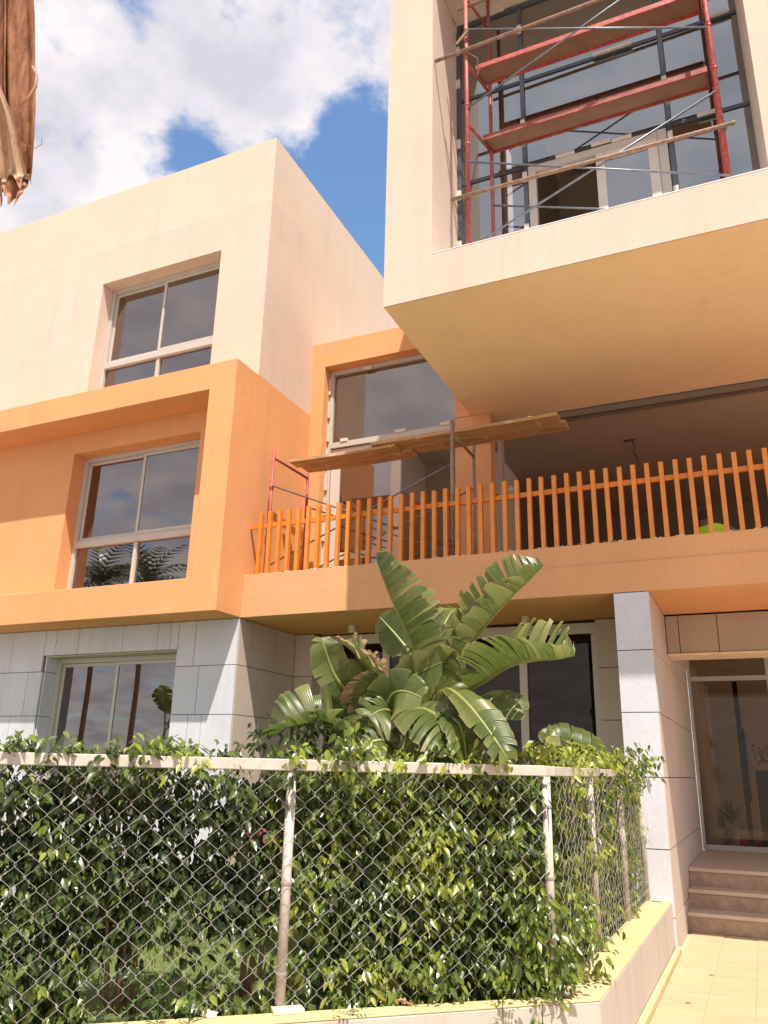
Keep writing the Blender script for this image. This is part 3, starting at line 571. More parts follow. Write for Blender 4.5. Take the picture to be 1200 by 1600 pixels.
# ============================================================ LAMPS, WIRES
for x,y,lb in ((-5.20,10.25,'left small white cylinder light under the balcony soffit'),(-2.66,10.33,'right small white cylinder light under the balcony soffit')):
    t=thing('ceiling_light',(x,y,3.62),lb,'ceiling light','cylinder lights under the balcony')
    P(MB().tube([(x,y,3.52),(x,y,3.622)],.05,20),'body','lampw',parent=t,smooth=False); P(MB().tube([(x,y,3.516),(x,y,3.521)],.038,16),'lens','white',parent=t)
t=thing('globe_lamp',(-3.29,12.0,6.0),'round opal globe lamp on the wall of the open balcony room','lamp')
g=MB(); n=12
cx,cy,cz=-3.29,12.0,6.05
g.v=[(cx+.085*math.sin(math.pi*i/8)*math.cos(2*math.pi*j/n),cy+.085*math.sin(math.pi*i/8)*math.sin(2*math.pi*j/n),cz+.085*math.cos(math.pi*i/8)) for i in range(9) for j in range(n)]
g.f=[(i*n+j,(i+1)*n+j,(i+1)*n+(j+1)%n,i*n+(j+1)%n) for i in range(8) for j in range(n)]
P(g,'globe','globe',parent=t,smooth=True); P(MB().tube([(-3.555,12.0,5.99),(-3.35,12.0,5.97),(-3.29,12.0,5.975)],.015,8),'bracket','black',parent=t)
def wire_thing(loc,label,pts,r=.006):
    t=thing('loose_wire',loc,label,'wire','bare wires hanging from ceilings'); P(MB().tube(pts,r,6),'cable','black',parent=t)
    x,y,z=loc; P(MB().tube([(x-.11,y,z-.012),(x+.07,y,z-.012)],.016,8),'connector','black',parent=t)
wire_thing((-1.38,12.5,6.84),'curly black wire hanging from the ceiling of the open balcony room',[(-1.35,12.5,6.84),(-1.33,12.5,6.7),(-1.35,12.52,6.62),(-1.30,12.5,6.52),(-1.28,12.5,6.35)],.009)
wire_thing((-4.95,12.2,8.44),'short black wire hanging behind the tall balcony window',[(-4.9,12.2,8.44),(-4.88,12.2,8.3),(-4.92,12.2,8.15),(-4.9,12.2,8.0)],.008)
wire_thing((-1.2,9.9,10.9),'little black wire behind the large upper glazing',[(-1.2,9.9,12.0),(-1.18,9.9,10.9),(-1.22,9.9,10.8),(-1.17,9.9,10.72)],.008)
sw=thing('wall_cable',(-3.1,16.4,5.0),'dark cable and socket box on the far wall of the open room','cable')
P(MB().tube([(-3.1,16.47,5.75),(-3.0,16.46,5.6),(-3.12,16.46,5.4),(-3.0,16.46,5.25)],.015,6),'cable','black',parent=sw); P(B(-3.1,-2.98,16.45,16.495,4.95,5.07),'socket_box','black',parent=sw)
# ============================================================ LOBBY
t=tag(B(-.7,2.6,14.3,17.2,.602,.612).build('carpet',M['rug'],None,loc=(-.7,14.3,.6)),'red carpet on the lobby floor behind the glass door','carpet')
t=thing('potted_plant',(-.42,14.75,.61),'small plant in a white pot just inside the entrance door','potted plant')
P(MB().tube([(-.55,14.6,.615),(-.55,14.6,.92)],[.09,.12],14),'pot','pot',parent=t)
lf=MB(); random.seed(5)
for k in range(70):
    a=random.uniform(0,6.28); l=random.uniform(.1,.38); el=random.uniform(.3,1.4); p=Vector((-.55,14.6,.92+random.random()*.15)); d=Vector((math.cos(a)*math.cos(el),math.sin(a)*math.cos(el),math.sin(el)))
    s_=d.cross(Vector((0,0,1))).normalized()*.02; lf.quad(p,p+d*l*.5+s_,p+d*l,p+d*l*.5-s_); lf.r+=[random.random()]*4
P(lf,'foliage','weed',parent=t)
t=thing('console_table',(.25,15.2,.61),'dark cabinet with dried flowers seen through the entrance door','cabinet')
P(B(-.12,.9,15.0,15.4,.615,1.75),'cabinet','black',parent=t); P(MB().box(-.2,1.0,14.95,15.45,1.753,1.79),'top','white',parent=t)
fl=MB()
for k in range(60):
    p=Vector((.1+random.gauss(0,.15),15.1,1.85+random.random()*.3)); r_=.025; fl.quad(p,p+Vector((r_,0,r_)),p+Vector((0,.01,2*r_)),p+Vector((-r_,0,r_)))
P(fl,'flowers',plain('dried_flower',(.42,.22,.16),.8),parent=t)
# ============================================================ WORKER
def skin(name,verts,edges,rad,m,parent,sub=2):
    me=bpy.data.meshes.new(name); me.from_pydata(verts,edges,[]); ob=bpy.data.objects.new(name,me); col.objects.link(ob)
    base=ORG[parent.name]; ob.parent=parent; ob.location=-base+Vector((0,0,0))
    sm_=ob.modifiers.new('skin','SKIN'); me.materials.append(m)
    for i,v in enumerate(me.skin_vertices[0].data): v.radius=(rad[i],rad[i]) if not isinstance(rad[i],tuple) else rad[i]; v.use_root=(i==0)
    ss=ob.modifiers.new('sub','SUBSURF'); ss.levels=sub; ss.render_levels=sub; ORG[ob.name]=Vector((0,0,0)); return ob
wx,wy,wz=-.26,10.55,3.95
wk=thing('person',(wx,wy,wz),'crouching worker in a yellow hi-vis vest and dark cap behind the balcony slats','person')
def w_(*l): return [(wx+x,wy+y,wz+z) for x,y,z in l]
skinm=plain('skin',(.30,.16,.10),.6); cloth=plain('grey_work_clothes',(.10,.10,.12),.9)
skin('body',w_((0,.15,.34),(.01,.10,.50),(.03,.03,.62),(.02,-.01,.70),(-.03,-.03,.74),(-.06,-.05,.80),
      (.20,0,.66),(.30,-.12,.46),(.16,-.28,.40),(-.16,.0,.66),(-.26,-.10,.46),(-.12,-.28,.42),
      (.12,.08,.34),(.20,-.26,.46),(.16,.0,.08),(.17,-.16,.04),(-.12,.08,.34),(-.20,-.26,.46),(-.16,0,.08),(-.17,-.16,.04),(-.06,-.06,.84)),
     [(0,1),(1,2),(2,3),(3,4),(4,5),(3,6),(6,7),(7,8),(3,9),(9,10),(10,11),(0,12),(12,13),(13,14),(14,15),(0,16),(16,17),(17,18),(18,19),(5,20)],
     [.16,.16,.17,.13,.055,.085,.075,.05,.035,.075,.05,.035,.10,.07,.05,.04,.10,.07,.05,.04,.075],cloth,wk)
hd=MB(); n=16
hc=Vector((wx-.07,wy-.06,wz+.83))
for i in range(11):
    for j in range(n):
        th=math.pi*i/10; ph=2*math.pi*j/n; k=1.0 if th<1.9 else .82
        hd.v.append((hc.x+.078*math.sin(th)*math.cos(ph)*k,hc.y+.095*math.sin(th)*math.sin(ph)*k,hc.z+.115*math.cos(th)))
hd.f=[(i*n+j,(i+1)*n+j,(i+1)*n+(j+1)%n,i*n+(j+1)%n) for i in range(10) for j in range(n)]
P(hd,'head',skinm,parent=wk,smooth=True)
hr=MB()
for i in range(8):
    for j in range(n):
        th=math.pi*i/12; ph=2*math.pi*j/n
        hr.v.append((hc.x+.092*math.sin(th)*math.cos(ph),hc.y+.100*math.sin(th)*math.sin(ph)-.012,hc.z+.128*math.cos(th)))
hr.f=[(i*n+j,(i+1)*n+j,(i+1)*n+(j+1)%n,i*n+(j+1)%n) for i in range(7) for j in range(n)]
P(hr,'hair',plain('black_hair',(.012,.011,.012),.7),parent=wk,smooth=True)
fc=MB().tube([(hc.x-.035,hc.y+.086,hc.z),(hc.x-.035,hc.y+.098,hc.z-.005)],.012,8).tube([(hc.x+.03,hc.y+.086,hc.z),(hc.x+.03,hc.y+.098,hc.z-.005)],.012,8).bar((hc.x,hc.y+.09,hc.z+.0),(hc.x,hc.y+.115,hc.z-.04),.02,.02)
P(fc,'face_features',skinm,parent=wk)
vm=MB(); n=20
for i,(z,rx,ry,yo) in enumerate(((.36,.20,.17,.12),(.48,.205,.17,.09),(.60,.235,.165,.03),(.68,.235,.13,.0),(.725,.16,.09,-.02),(.75,.09,.07,-.03))):
    for j in range(n): a=2*math.pi*j/n; vm.v.append((wx+.01+rx*math.cos(a),wy+yo+ry*math.sin(a),wz+z))
vm.f=[(i*n+j,i*n+(j+1)%n,(i+1)*n+(j+1)%n,(i+1)*n+j) for i in range(5) for j in range(n)]
P(vm,'vest',plain('hi_vis_yellow',(.50,.80,.03),.7,var=.05),parent=wk,smooth=True)
# ============================================================ GARDEN WALL
gw=thing('garden_wall',(-.97,5.1,0),'low rendered garden wall with pale yellow top carrying the wire fence','low wall')
zt=.456
oc=Vector((-.965,5.11,0)); lo=oc-FD*7; 
inn=-.24
ci=fp(0,-.10); lii=fp(7.2,-.10)
def prism(poly,z0,z1):
    mb=MB(); n=len(poly); mb.v=[(p[0],p[1],z0) for p in poly]+[(p[0],p[1],z1) for p in poly]
    mb.f=[tuple(range(n))[::-1],tuple(range(n,2*n))]+[(i,(i+1)%n,n+(i+1)%n,n+i) for i in range(n)]; return mb
i0=(-1.24,5.02)
P(prism([(oc.x,oc.y),(oc.x,6.298),(-1.22,6.298),(-1.22,5.03)][::1],.001,zt-.012),'side_face','kerbface',parent=gw,bevel=.006)
P(prism([(oc.x,6.304),(oc.x-.005,9.185),(-1.22,9.185),(-1.22,6.304)],.001,zt-.012),'side_face','kerbface',parent=gw,bevel=.006)
P(prism([(lo.x,lo.y),(oc.x-.002,oc.y-.002),(-1.222,5.028),(lii.x,lii.y)],.001,zt-.012),'front_face','kerbface',parent=gw,bevel=.006)
P(prism([(oc.x-.001,oc.y),(oc.x-.001,6.296),(-1.21,6.296),(-1.23,5.03)],zt-.0115,zt),'coping','kerb',parent=gw,bevel=.005)
P(prism([(oc.x-.001,6.306),(oc.x-.006,9.185),(-1.21,9.185),(-1.21,6.306)],zt-.0115,zt),'coping','kerb',parent=gw,bevel=.005)
P(prism([(lo.x,lo.y),(oc.x-.004,oc.y-.003),(-1.232,5.026),(lii.x,lii.y)],zt-.0115,zt),'coping','kerb',parent=gw,bevel=.005)
P(B(-.963,-.915,2.0,9.19,.0,.055),'skirting','kerb',parent=gw,bevel=.006)
# ============================================================ FENCE
fe=thing('chain_link_fence',(-1.23,5.14,.456),'cream painted chain link fence on the low garden wall','fence')
ZB,ZT=.458,1.665
posts=[fp(0),fp(1.592),fp(3.19),fp(4.8),Vector((-1.205,6.42,0)),Vector((-1.20,7.8,0)),Vector((-1.20,9.12,0))]
for p in posts:
    P(MB().tube([(p.x,p.y,ZB),(p.x,p.y,1.628)],.027,14),'post','fpost',parent=fe,smooth=True)
    tm=MB()
    for z in (.62,1.05,1.45): tm.tube([(p.x,p.y,z),(p.x,p.y,z+.012)],.032,12)
    P(tm,'tie','wire',parent=fe)
q=fp(6.4)
P(MB().bar((q.x,q.y,1.662),(-1.232,5.14,1.662),.05,.062),'top_rail','fpost',parent=fe,bevel=.005)
P(MB().bar((-1.205,5.155,1.66),(-1.20,9.16,1.66),.05,.058,),'top_rail','fpost',parent=fe,bevel=.005)
a_=.0575; H=1.19; nseg=int(H/a_)
def wiremesh(flip,seed):
    mb=MB(); rr=random.Random(seed); pts=[]
    for i in range(nseg+1):
        s=(i+flip)%2; z=i*a_; e=.0
        # rounded corners where the wires hook
        x=-a_/2-.003 if s else a_/2+.003; x+=rr.uniform(-.002,.002); yy=.006 if (i%2) else -.006
        for dx,dz,dy in ((0,-.004,-.003),(0,.004,.003)):
            pts.append((x,yy*.3+dy,z+dz+rr.uniform(-.001,.001)))
    mb.tube(pts,.00135,4); return mb
base=ORG['chain_link_fence']; protos=[]
def place_wires(start,dirv,L_,rz):
    n=int(L_/a_)
    for k in range(n):
        pi=k%2+2*random.choice((0,1,2))
        o=protos[pi].copy() if placed[pi] else protos[pi]
        if placed[pi]: col.objects.link(o); o.parent=fe
        placed[pi]=1
        p=start+dirv*((k+.5)*a_); o.location=Vector((p.x,p.y,.475))-base; 
        bow=.012*math.sin(k*.37)+.006*math.sin(k*1.3)
        o.rotation_euler=(random.uniform(-.008,.008)+bow*.6,random.uniform(-.006,.006),rz+random.uniform(-.06,.06))
for j in range(6): protos.append(P(wiremesh(j%2,j),'wire','wire',parent=fe,loc=(0,0,0)))
placed=[0]*6
place_wires(fp(5.2,.034),FD,5.2-.02,math.atan2(FD.y,FD.x))
place_wires(Vector((-1.168,5.17,0)),Vector((0,1,0)),3.95,math.pi/2)
# blocks and mortar lumps round the post feet
t=tag(B(-.08,.08,-.04,.04,0,.022).build('stone_block',M['mortar'],None,bevel=.004,loc=(0,0,0)),'flat pale tile fragment at the foot of the middle fence post','tile'); p=fp(1.56,.06,zt+.001); t.location=p; t.rotation_euler=(.02,.0,.75)
def lump(name,loc,r,lb,m='mortar',cat='stone',seed=1):
    mb=MB(); rr=random.Random(seed); n=10
    for i in range(6):
        for j in range(n):
            th=math.pi*i/5; ph=2*math.pi*j/n; k=r*(1+rr.uniform(-.22,.22)); mb.v.append((k*math.sin(th)*math.cos(ph)*1.3,k*math.sin(th)*math.sin(ph),k*.55*math.cos(th)))
    mb.f=[(i*n+j,(i+1)*n+j,(i+1)*n+(j+1)%n,i*n+(j+1)%n) for i in range(5) for j in range(n)]
    o=mb.build(name,M[m],None,loc=(0,0,0)); o.location=loc; return tag(o,lb,cat)
lump('mortar_lump',(-1.10,9.08,zt+.02),.045,'lump of pale mortar on the wall top beside the stone pillar',seed=2)
lump('mortar_lump',fp(.02,.07,zt+.012),.05,'flattened mortar lump at the foot of the corner fence post',seed=3)
lump('mortar_lump',fp(1.95,.03,zt+.01),.035,'small mortar lump left of the middle post',seed=4)
# ============================================================ HEDGE
rnd=np.random.default_rng(11)
def leafcloud(shoots,per,size,droop=1.0,limeb=0.0):
    """shoots: (N,3) positions, outward dirs (N,3), lime (N,)"""
    pos,dr,lime=shoots; size=size*1.04; V=[];F=[];C_=[]
    # leaf template, folded and curved; x across, y along, z normal
    T=np.array([[0,0,0],[-.5,.28,.16],[0,.30,0],[.5,.28,.16],[-.42,.62,.10],[0,.66,-.07],[.42,.62,.10],[0,1.05,-.26]])
    Q=[(0,2,1),(0,3,2),(1,2,5,4),(2,3,6,5),(4,5,7),(5,6,7)]
    n=0
    for i in range(len(pos)):
        m_=per+rnd.integers(-2,3)
        d=dr[i]; c=pos[i]
        for k in range(max(3,m_)):
            t=k/m_
            p=c+d*size*2.2*t+rnd.normal(0,.010,3)
            a=rnd.uniform(0,6.283)
            y=np.array([math.cos(a)*.75,math.sin(a)*.75,-.62*droop-rnd.random()*.6])+d*.45; y/=np.linalg.norm(y)
            z=np.array([rnd.normal(0,.4),rnd.normal(0,.4),.45])+d*.9; z-=y*np.dot(z,y); z/=np.linalg.norm(z)+1e-9
            x=np.cross(y,z); s=size*rnd.uniform(.5,1.25)
            L_=T.copy(); L_[:,0]*=.44*s; L_[:,1]*=1.02*s; L_[:,2]*=.34*s*rnd.uniform(.5,1.3)
            V.append(p+L_[:,0:1]*x+L_[:,1:2]*y+L_[:,2:3]*z)
            F+= [tuple(q+n for q in f_) for f_ in Q]; n+=8
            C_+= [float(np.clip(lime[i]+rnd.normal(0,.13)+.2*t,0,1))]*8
    mb=MB(); mb.v=np.concatenate(V).tolist(); mb.f=F; mb.r=C_; return mb
def hedge_shoots(n,smax,side,dens,z1=1.78):
    P_,D_,Lm=[],[],[]
    while len(P_)<n:
        s=rnd.uniform(0,smax); z=rnd.uniform(.44,z1); bu=noise.noise(Vector((s*2.6+side*40,z*3.0,7.7))); dp=abs(rnd.normal(0,.09))+.03+.16*max(0,.35-bu)
        if rnd.random()>dens(s,z): continue
        if z>1.55: dp=rnd.uniform(-.02,.45)
        if dp>.5: continue
        if side: p=np.array([-1.20-dp,5.25+s,z]); o=np.array([1,0,0.])
        else:
            q=fp(s,-dp); p=np.array([q.x,q.y,z]); o=np.array([FN.x,FN.y,0])
        if side==0 and p[0]>-1.27: continue
        front=max(0,1-dp/.22)
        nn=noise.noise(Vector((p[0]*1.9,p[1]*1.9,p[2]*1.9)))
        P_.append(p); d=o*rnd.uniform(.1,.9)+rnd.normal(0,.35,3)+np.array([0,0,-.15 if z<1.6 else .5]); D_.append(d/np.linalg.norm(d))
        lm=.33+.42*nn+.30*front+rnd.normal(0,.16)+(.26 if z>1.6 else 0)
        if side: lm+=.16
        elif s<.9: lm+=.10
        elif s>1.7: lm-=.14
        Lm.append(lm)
    return np.array(P_),np.array(D_),np.array(Lm)
def densA(s,z):
    if z>1.60: return 1.0*(.62+noise.noise(Vector((s*3,z*3,1.2)))) if z<1.725 else 0
    if s<1.45: return 1.0 if z>.52 else .6
    h=noise.noise(Vector((s*3.1,z*3.3,4.4)))
    if z<.80: return .10 if h<.15 else .55
    if z<1.0: return .45 if h<.0 else .85
    return 1.0
def densS(s,z):
    if z>1.62: return .55
    return (.95 if z>.8 else .6)*(1 if s<3.3 else .7)
hg=thing('hedge',(-2.9,3.9,.43),'ficus hedge with drooping glossy leaves pressed against the front of the wire fence','hedge','ficus hedge along the fence')
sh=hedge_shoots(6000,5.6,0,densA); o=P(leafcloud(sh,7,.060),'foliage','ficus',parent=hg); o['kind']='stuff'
random.seed(21)
for s0 in (.35,.8,1.3,1.72,2.35,2.42,2.75,3.1,3.55,4.1,4.6,5.1):
    for q_ in range(5 if s0>1.5 else 2):
        b0=fp(s0+random.uniform(-.05,.05),-.24+random.uniform(-.03,.03),.42); pts=[b0]
        dx=random.uniform(-.22,.22); dn=random.uniform(-.1,.12)
        for i in range(1,6): 
            k=i/5; p=b0+FD*dx*k**1.4+FN*dn*k; pts.append(Vector((p.x+random.uniform(-.012,.012),p.y+random.uniform(-.012,.012),.42+1.15*k)))
        P(MB().tube(pts,[.013,.012,.010,.009,.006,.004],6),'stem','bark',parent=hg,smooth=True)
h2=thing('hedge',(-1.45,7.0,.43),'ficus hedge bushing through the receding side of the wire fence towards the pillar','hedge','ficus hedge along the fence')
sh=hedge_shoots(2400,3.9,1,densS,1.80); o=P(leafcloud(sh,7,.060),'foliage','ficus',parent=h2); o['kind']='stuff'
for s0 in (.5,1.1,1.8,2.5,3.2):
    x_=-1.4; P(MB().tube([(x_,5.2+s0,.42),(x_+.03,5.25+s0,.9),(x_-.04,5.2+s0,1.5)],[.014,.011,.006],6),'stem','bark',parent=h2,smooth=True)
# sprays of leaves pushed out through the mesh
sp=[]
for c_,nn_ in ((fp(.12,.03,.85),60),(fp(.05,.05,.62),60),(fp(.35,.02,.60),50),(fp(.75,.01,.62),30),(Vector((-1.17,5.5,.85)),40),(Vector((-1.16,5.45,.62)),35),(Vector((-1.10,8.3,1.72)),45),(Vector((-1.12,7.6,1.70)),40),(fp(1.25,.0,1.72),40),(fp(.55,-.1,1.74),40)):
    for k in range(nn_): sp.append(np.array(c_)+rnd.normal(0,.085,3)*np.array([1,1,1.1]))
sp=np.array(sp); dd=rnd.normal(0,.4,(len(sp),3))+np.array([.4,-.35,-.1]); dd/=np.linalg.norm(dd,axis=1)[:,None]
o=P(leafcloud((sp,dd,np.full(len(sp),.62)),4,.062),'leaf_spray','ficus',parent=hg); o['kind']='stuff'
# ============================================================ LAWN
gv=MB(); nb=26000
px=rnd.uniform(-9,-1.4,nb); py=rnd.uniform(2.4,9.1,nb)
for x,y in zip(px,py):
    v=Vector((x-FQ.x,y-FQ.y,0)); 
    if v.dot(FN)>-.16: continue
    h=rnd.uniform(.025,.075); a=rnd.uniform(0,6.28); w=.006; lx,ly=rnd.normal(0,.03,2); n=len(gv.v)
    gv.v+=[(x-w*math.cos(a),y-w*math.sin(a),.428),(x+w*math.cos(a),y+w*math.sin(a),.428),(x+lx,y+ly,.428+h)]; gv.f.append((n,n+1,n+2)); gv.r+=[float(rnd.random())]*3
o=gv.build('lawn_grass',M['grass'],None); o['kind']='stuff'
o['label']='bright green lawn seen under the hedge'; o['category']='grass'
# ============================================================ BANANA PLANTS
def cat(pts,t):
    n=len(pts)-1; x=min(max(t*n,0),n-1e-6); i=int(x); f_=x-i
    p0=pts[max(i-1,0)];p1=pts[i];p2=pts[i+1];p3=pts[min(i+2,n)]
    return .5*((2*p1)+(p2-p0)*f_+(2*p0-5*p1+4*p2-p3)*f_*f_+(3*p1-p0-3*p2+p3)*f_**3)
def blade(plant,pts,w,N,fold,ns,droop,mt,seed,name='leaf',t_start=None):
    rr=random.Random(seed); pts=[Vector(p) for p in pts]; N=Vector(N).normalized(); fold=R(fold)
    ts=1/(len(pts)-1) if t_start is None else t_start          # the first span is bare petiole
    mb=MB(); 
    for side in (-1,1):
        cuts=[0]; 
        while cuts[-1]<1: cuts.append(min(1,cuts[-1]+rr.uniform(.45,1.55)/ns))
        if len(cuts)>2 and cuts[-1]-cuts[-2]<.02: cuts.pop(-2)
        for a,b in zip(cuts[:-1],cuts[1:]):
            nv=max(2,int((b-a)*26)); nl=7; n0=len(mb.v)
            torn=rr.random()<.72; gap=(rr.uniform(.02,.09) if rr.random()<.75 else rr.uniform(.12,.3)) if torn else .01
            odd=rr.random()<.16; dj=droop*(rr.uniform(.5,2.2) if odd else rr.uniform(.92,1.1)); tw=rr.uniform(-.22,.22) if odd else rr.uniform(-.03,.03); wl=rr.uniform(.93,1.03); base_r=rr.random()*.6+.1; sw=rr.uniform(.22,.40)
            for i in range(nv+1):
                tt=a+(b-a)*i/nv; 
                prof=(math.sin(math.pi*min(1,(tt*.93+.05)))**.62)*(1-.25*tt)
                for j in range(nl+1):
                    u=j/nl; mid=(a+b)/2; tu=tt+(mid-tt)*gap*u*u*(2.2 if torn else 1)
                    g=ts+(1-ts)*tu; p=cat(pts,g); T=(cat(pts,min(1,g+.01))-cat(pts,max(0,g-.01))).normalized()
                    Nn=(N-T*N.dot(T)).normalized(); Lt=T.cross(Nn)
                    ww=w*prof*wl*u
                    ang=fold*(1-.25*u)+tw*u
                    D=(Lt*side*math.cos(ang)+Nn*math.sin(ang)+T*sw*(1-.2*u)); D.normalize()
                    q=p+D*ww
                    q.z-=dj*w*u*u*.9*prof; q+=Nn*(.02*math.sin(tt*70+seed)*u*w) + Lt*side*(math.sin(u*2.4)*.06*w)
                    mb.v.append(tuple(q)); mb.uv.append((u,tt)); mb.r.append(min(1,max(0,base_r+.25*u)))
            for i in range(nv):
                for j in range(nl):
                    k=n0+i*(nl+1)+j; mb.f.append((k,k+1,k+nl+2,k+nl+1))
    o=P(mb,name,mt,parent=plant,smooth=True)
    K=22; P(MB().tube([cat(pts,i/K) for i in range(K+1)],[.020*(1-i/K)+.003 for i in range(K+1)],7),'midrib','midrib',parent=o,smooth=True)
    return o
bp=thing('banana_plant',(-2.85,5.9,.43),'large banana-like plant with torn arching leaves rising behind the fence','plant')
for i,(pts,w,Nv,fold,ns,dr_,mt) in enumerate(LEAVES): blade(bp,pts,w,Nv,fold,ns,dr_,mt,100+i)
random.seed(9)
for k in range(16):
    a=random.uniform(0,6.28); x,y=-2.75+.22*math.cos(a),5.75+.2*math.sin(a)
    ex=LEAVES[k%len(LEAVES)][0][0]
    P(MB().tube([(x,y,.42),(x*.6+ex[0]*.4,y*.6+ex[1]*.4,1.1),ex],[.04,.03,.02],8),'stalk','midrib',parent=bp,smooth=True)
b2=thing('banana_plant',(-1.75,8.7,.43),'low banana-like plant with dark leaves just above the fence beside the pillar','plant')
for i,(pts,w,Nv,fold,ns,dr_,mt) in enumerate(LEAVES2):
    blade(b2,pts,w,Nv,fold,ns,dr_,mt,300+i); e=pts[0]
    P(MB().tube([(-1.75+.05*i,8.75,.42),e],[.03,.02],8),'stalk','midrib',parent=b2,smooth=True)
# undergrowth filling below the big leaves
P_=[];D_=[]
for k in range(420):
    p=np.array([-2.75,5.35,0.])+np.array([rnd.normal(0,.33),rnd.normal(0,.2),rnd.uniform(1.0,2.0)]); P_.append(p); d=rnd.normal(0,1,3); D_.append(d/np.linalg.norm(d))
sh_=thing('shrub',(-2.75,5.4,.43),'dark leafy shrub filling the heart of the big plant behind the fence','shrub')
o=P(leafcloud((np.array(P_),np.array(D_),np.full(len(P_),.22)),6,.07),'foliage','ficus',parent=sh_); o['kind']='stuff'
# ============================================================ DRY HANGING LEAF
def drymat():
    mt,t,b=newmat('dry_banana_leaf'); n=nz(t,tcoord(t,(46,46,3.2),'World'),1.3,6,.65); v=tcoord(t,kind='World')
    a=t.nodes.new('ShaderNodeAttribute'); a.attribute_name='rnd'
    cc=ramp(t,n,[(.25,(.13,.04,.018)),(.5,(.34,.14,.065)),(.75,(.52,.26,.13))])
    cc=mixc(t,a.outputs['Fac'],cc,(.52,.38,.24))
    cc=mixc(t,mth('MULTIPLY',ramp(t,nz(t,v,14,5,.7),[(.55,(0,0,0)),(.65,(1,1,1))]),.5,tree=t),cc,(.16,.06,.03))
    t.links.new(cc,b.inputs['Base Color']); b.inputs['Roughness'].default_value=.55; bump(t,b,n,.6,.006); return mt
M['dry']=drymat()
dl=thing('dry_leaf',(-1.75,1.1,4.2),'dry brown crumpled banana leaf hanging down at the top left corner','dead leaf')
def fold_strip(path,width,ax,amp,rn,seed,name='leaf_fold',z0=0,nseg=40,nw=16):
    mb=MB(); rr=random.Random(seed); path=[Vector(p) for p in path]
    ph=[rr.uniform(0,6.28) for _ in range(4)]
    for i in range(nseg+1):
        t=i/nseg; c=cat(path,t); wv=width(t)
        for j in range(nw+1):
            u=j/nw*2-1; 
            d=amp*(math.sin(u*5+ph[0]+t*2.2)*.6+math.sin(u*11+ph[1]-t*3)*.3+math.sin(t*17+ph[2]+u*3)*.12)
            e=rr.uniform(-.012,.012) if i==nseg else 0
            q=c+AX*(u*wv)+AY*(d)+Vector((0,0,e*2+.015*math.sin(u*9+ph[3]) if i>nseg-2 else 0)); mb.v.append(tuple(q)); mb.r.append(rn)
    for i in range(nseg):
        for j in range(nw): k=i*(nw+1)+j; mb.f.append((k,k+1,k+nw+2,k+nw+1))
    return P(mb,name,M['dry'],parent=dl,smooth=True)
AX=Vector(rv).normalized(); AY=Vector((-fv.x,-fv.y,0)).normalized()
def sh3(p,dx=0,dz=0,dy=0): return tuple(Vector(p)+AX*dx+Vector((0,0,dz))+AY*dy)
dp=[(-1.713,1.052,3.953),(-1.733,1.118,3.742),(-1.75,1.172,3.566),(-1.767,1.227,3.39),(-1.78,1.268,3.258)]
fold_strip([sh3(p,.008) for p in dp],lambda t:.035+.022*math.sin(math.pi*min(1,t*.8+.1)),0,.016,.0,4)
fold_strip([sh3(dp[0],-.055,0,.01),sh3(dp[1],-.045,0,.012),sh3(dp[2],-.05,0,.01),sh3(dp[3],-.05,0,.005),sh3(dp[4],-.03,0,.0)],lambda t:.03+.01*t,0,.02,.05,8)
fold_strip([sh3(dp[1],-.06,-.05,.03),sh3(dp[2],-.045,-.05,.032),sh3(dp[3],-.015,0,.034),sh3(dp[4],.0,0,.03),sh3(dp[4],.004,-.03,.028)],lambda t:.004+.055*t**1.5,0,.014,.55,6)
fold_strip([sh3(dp[3],.0,-.04,.0),sh3(dp[4],.0,0,.004),sh3(dp[4],.004,-.05,.01),sh3(dp[4],.004,-.085,.012)],lambda t:.05-.022*max(0,t-.6)*2,0,.022,.0,13,nseg=20)
P(MB().tube([sh3(dp[2],.066,-.03,.02),sh3(dp[2],.083,-.06,.02),sh3(dp[2],.086,-.10,.02),sh3(dp[2],.072,-.145,.02),sh3(dp[2],.05,-.175,.02)],[.004,.005,.005,.004,.002],5),'curl','dry',parent=dl,smooth=True)
P(MB().tube([sh3(dp[3],.045,-.06),sh3(dp[3],.07,-.07),sh3(dp[3],.085,-.055),sh3(dp[3],.082,-.035)],.0012,4),'fibre','dry',parent=dl)
P(MB().tube([dp[0],(-1.72,1.0,4.15),(-1.85,.85,4.45),(-2.2,.6,4.65),(-2.9,.3,4.35)],[.012,.015,.02,.025,.03],8),'petiole','dry',parent=dl,smooth=True)
P(MB().tube([(-2.95,.25,0),(-2.93,.28,2),(-2.9,.3,4.4)],[.13,.11,.06],12),'stem','dry',parent=dl,smooth=True)
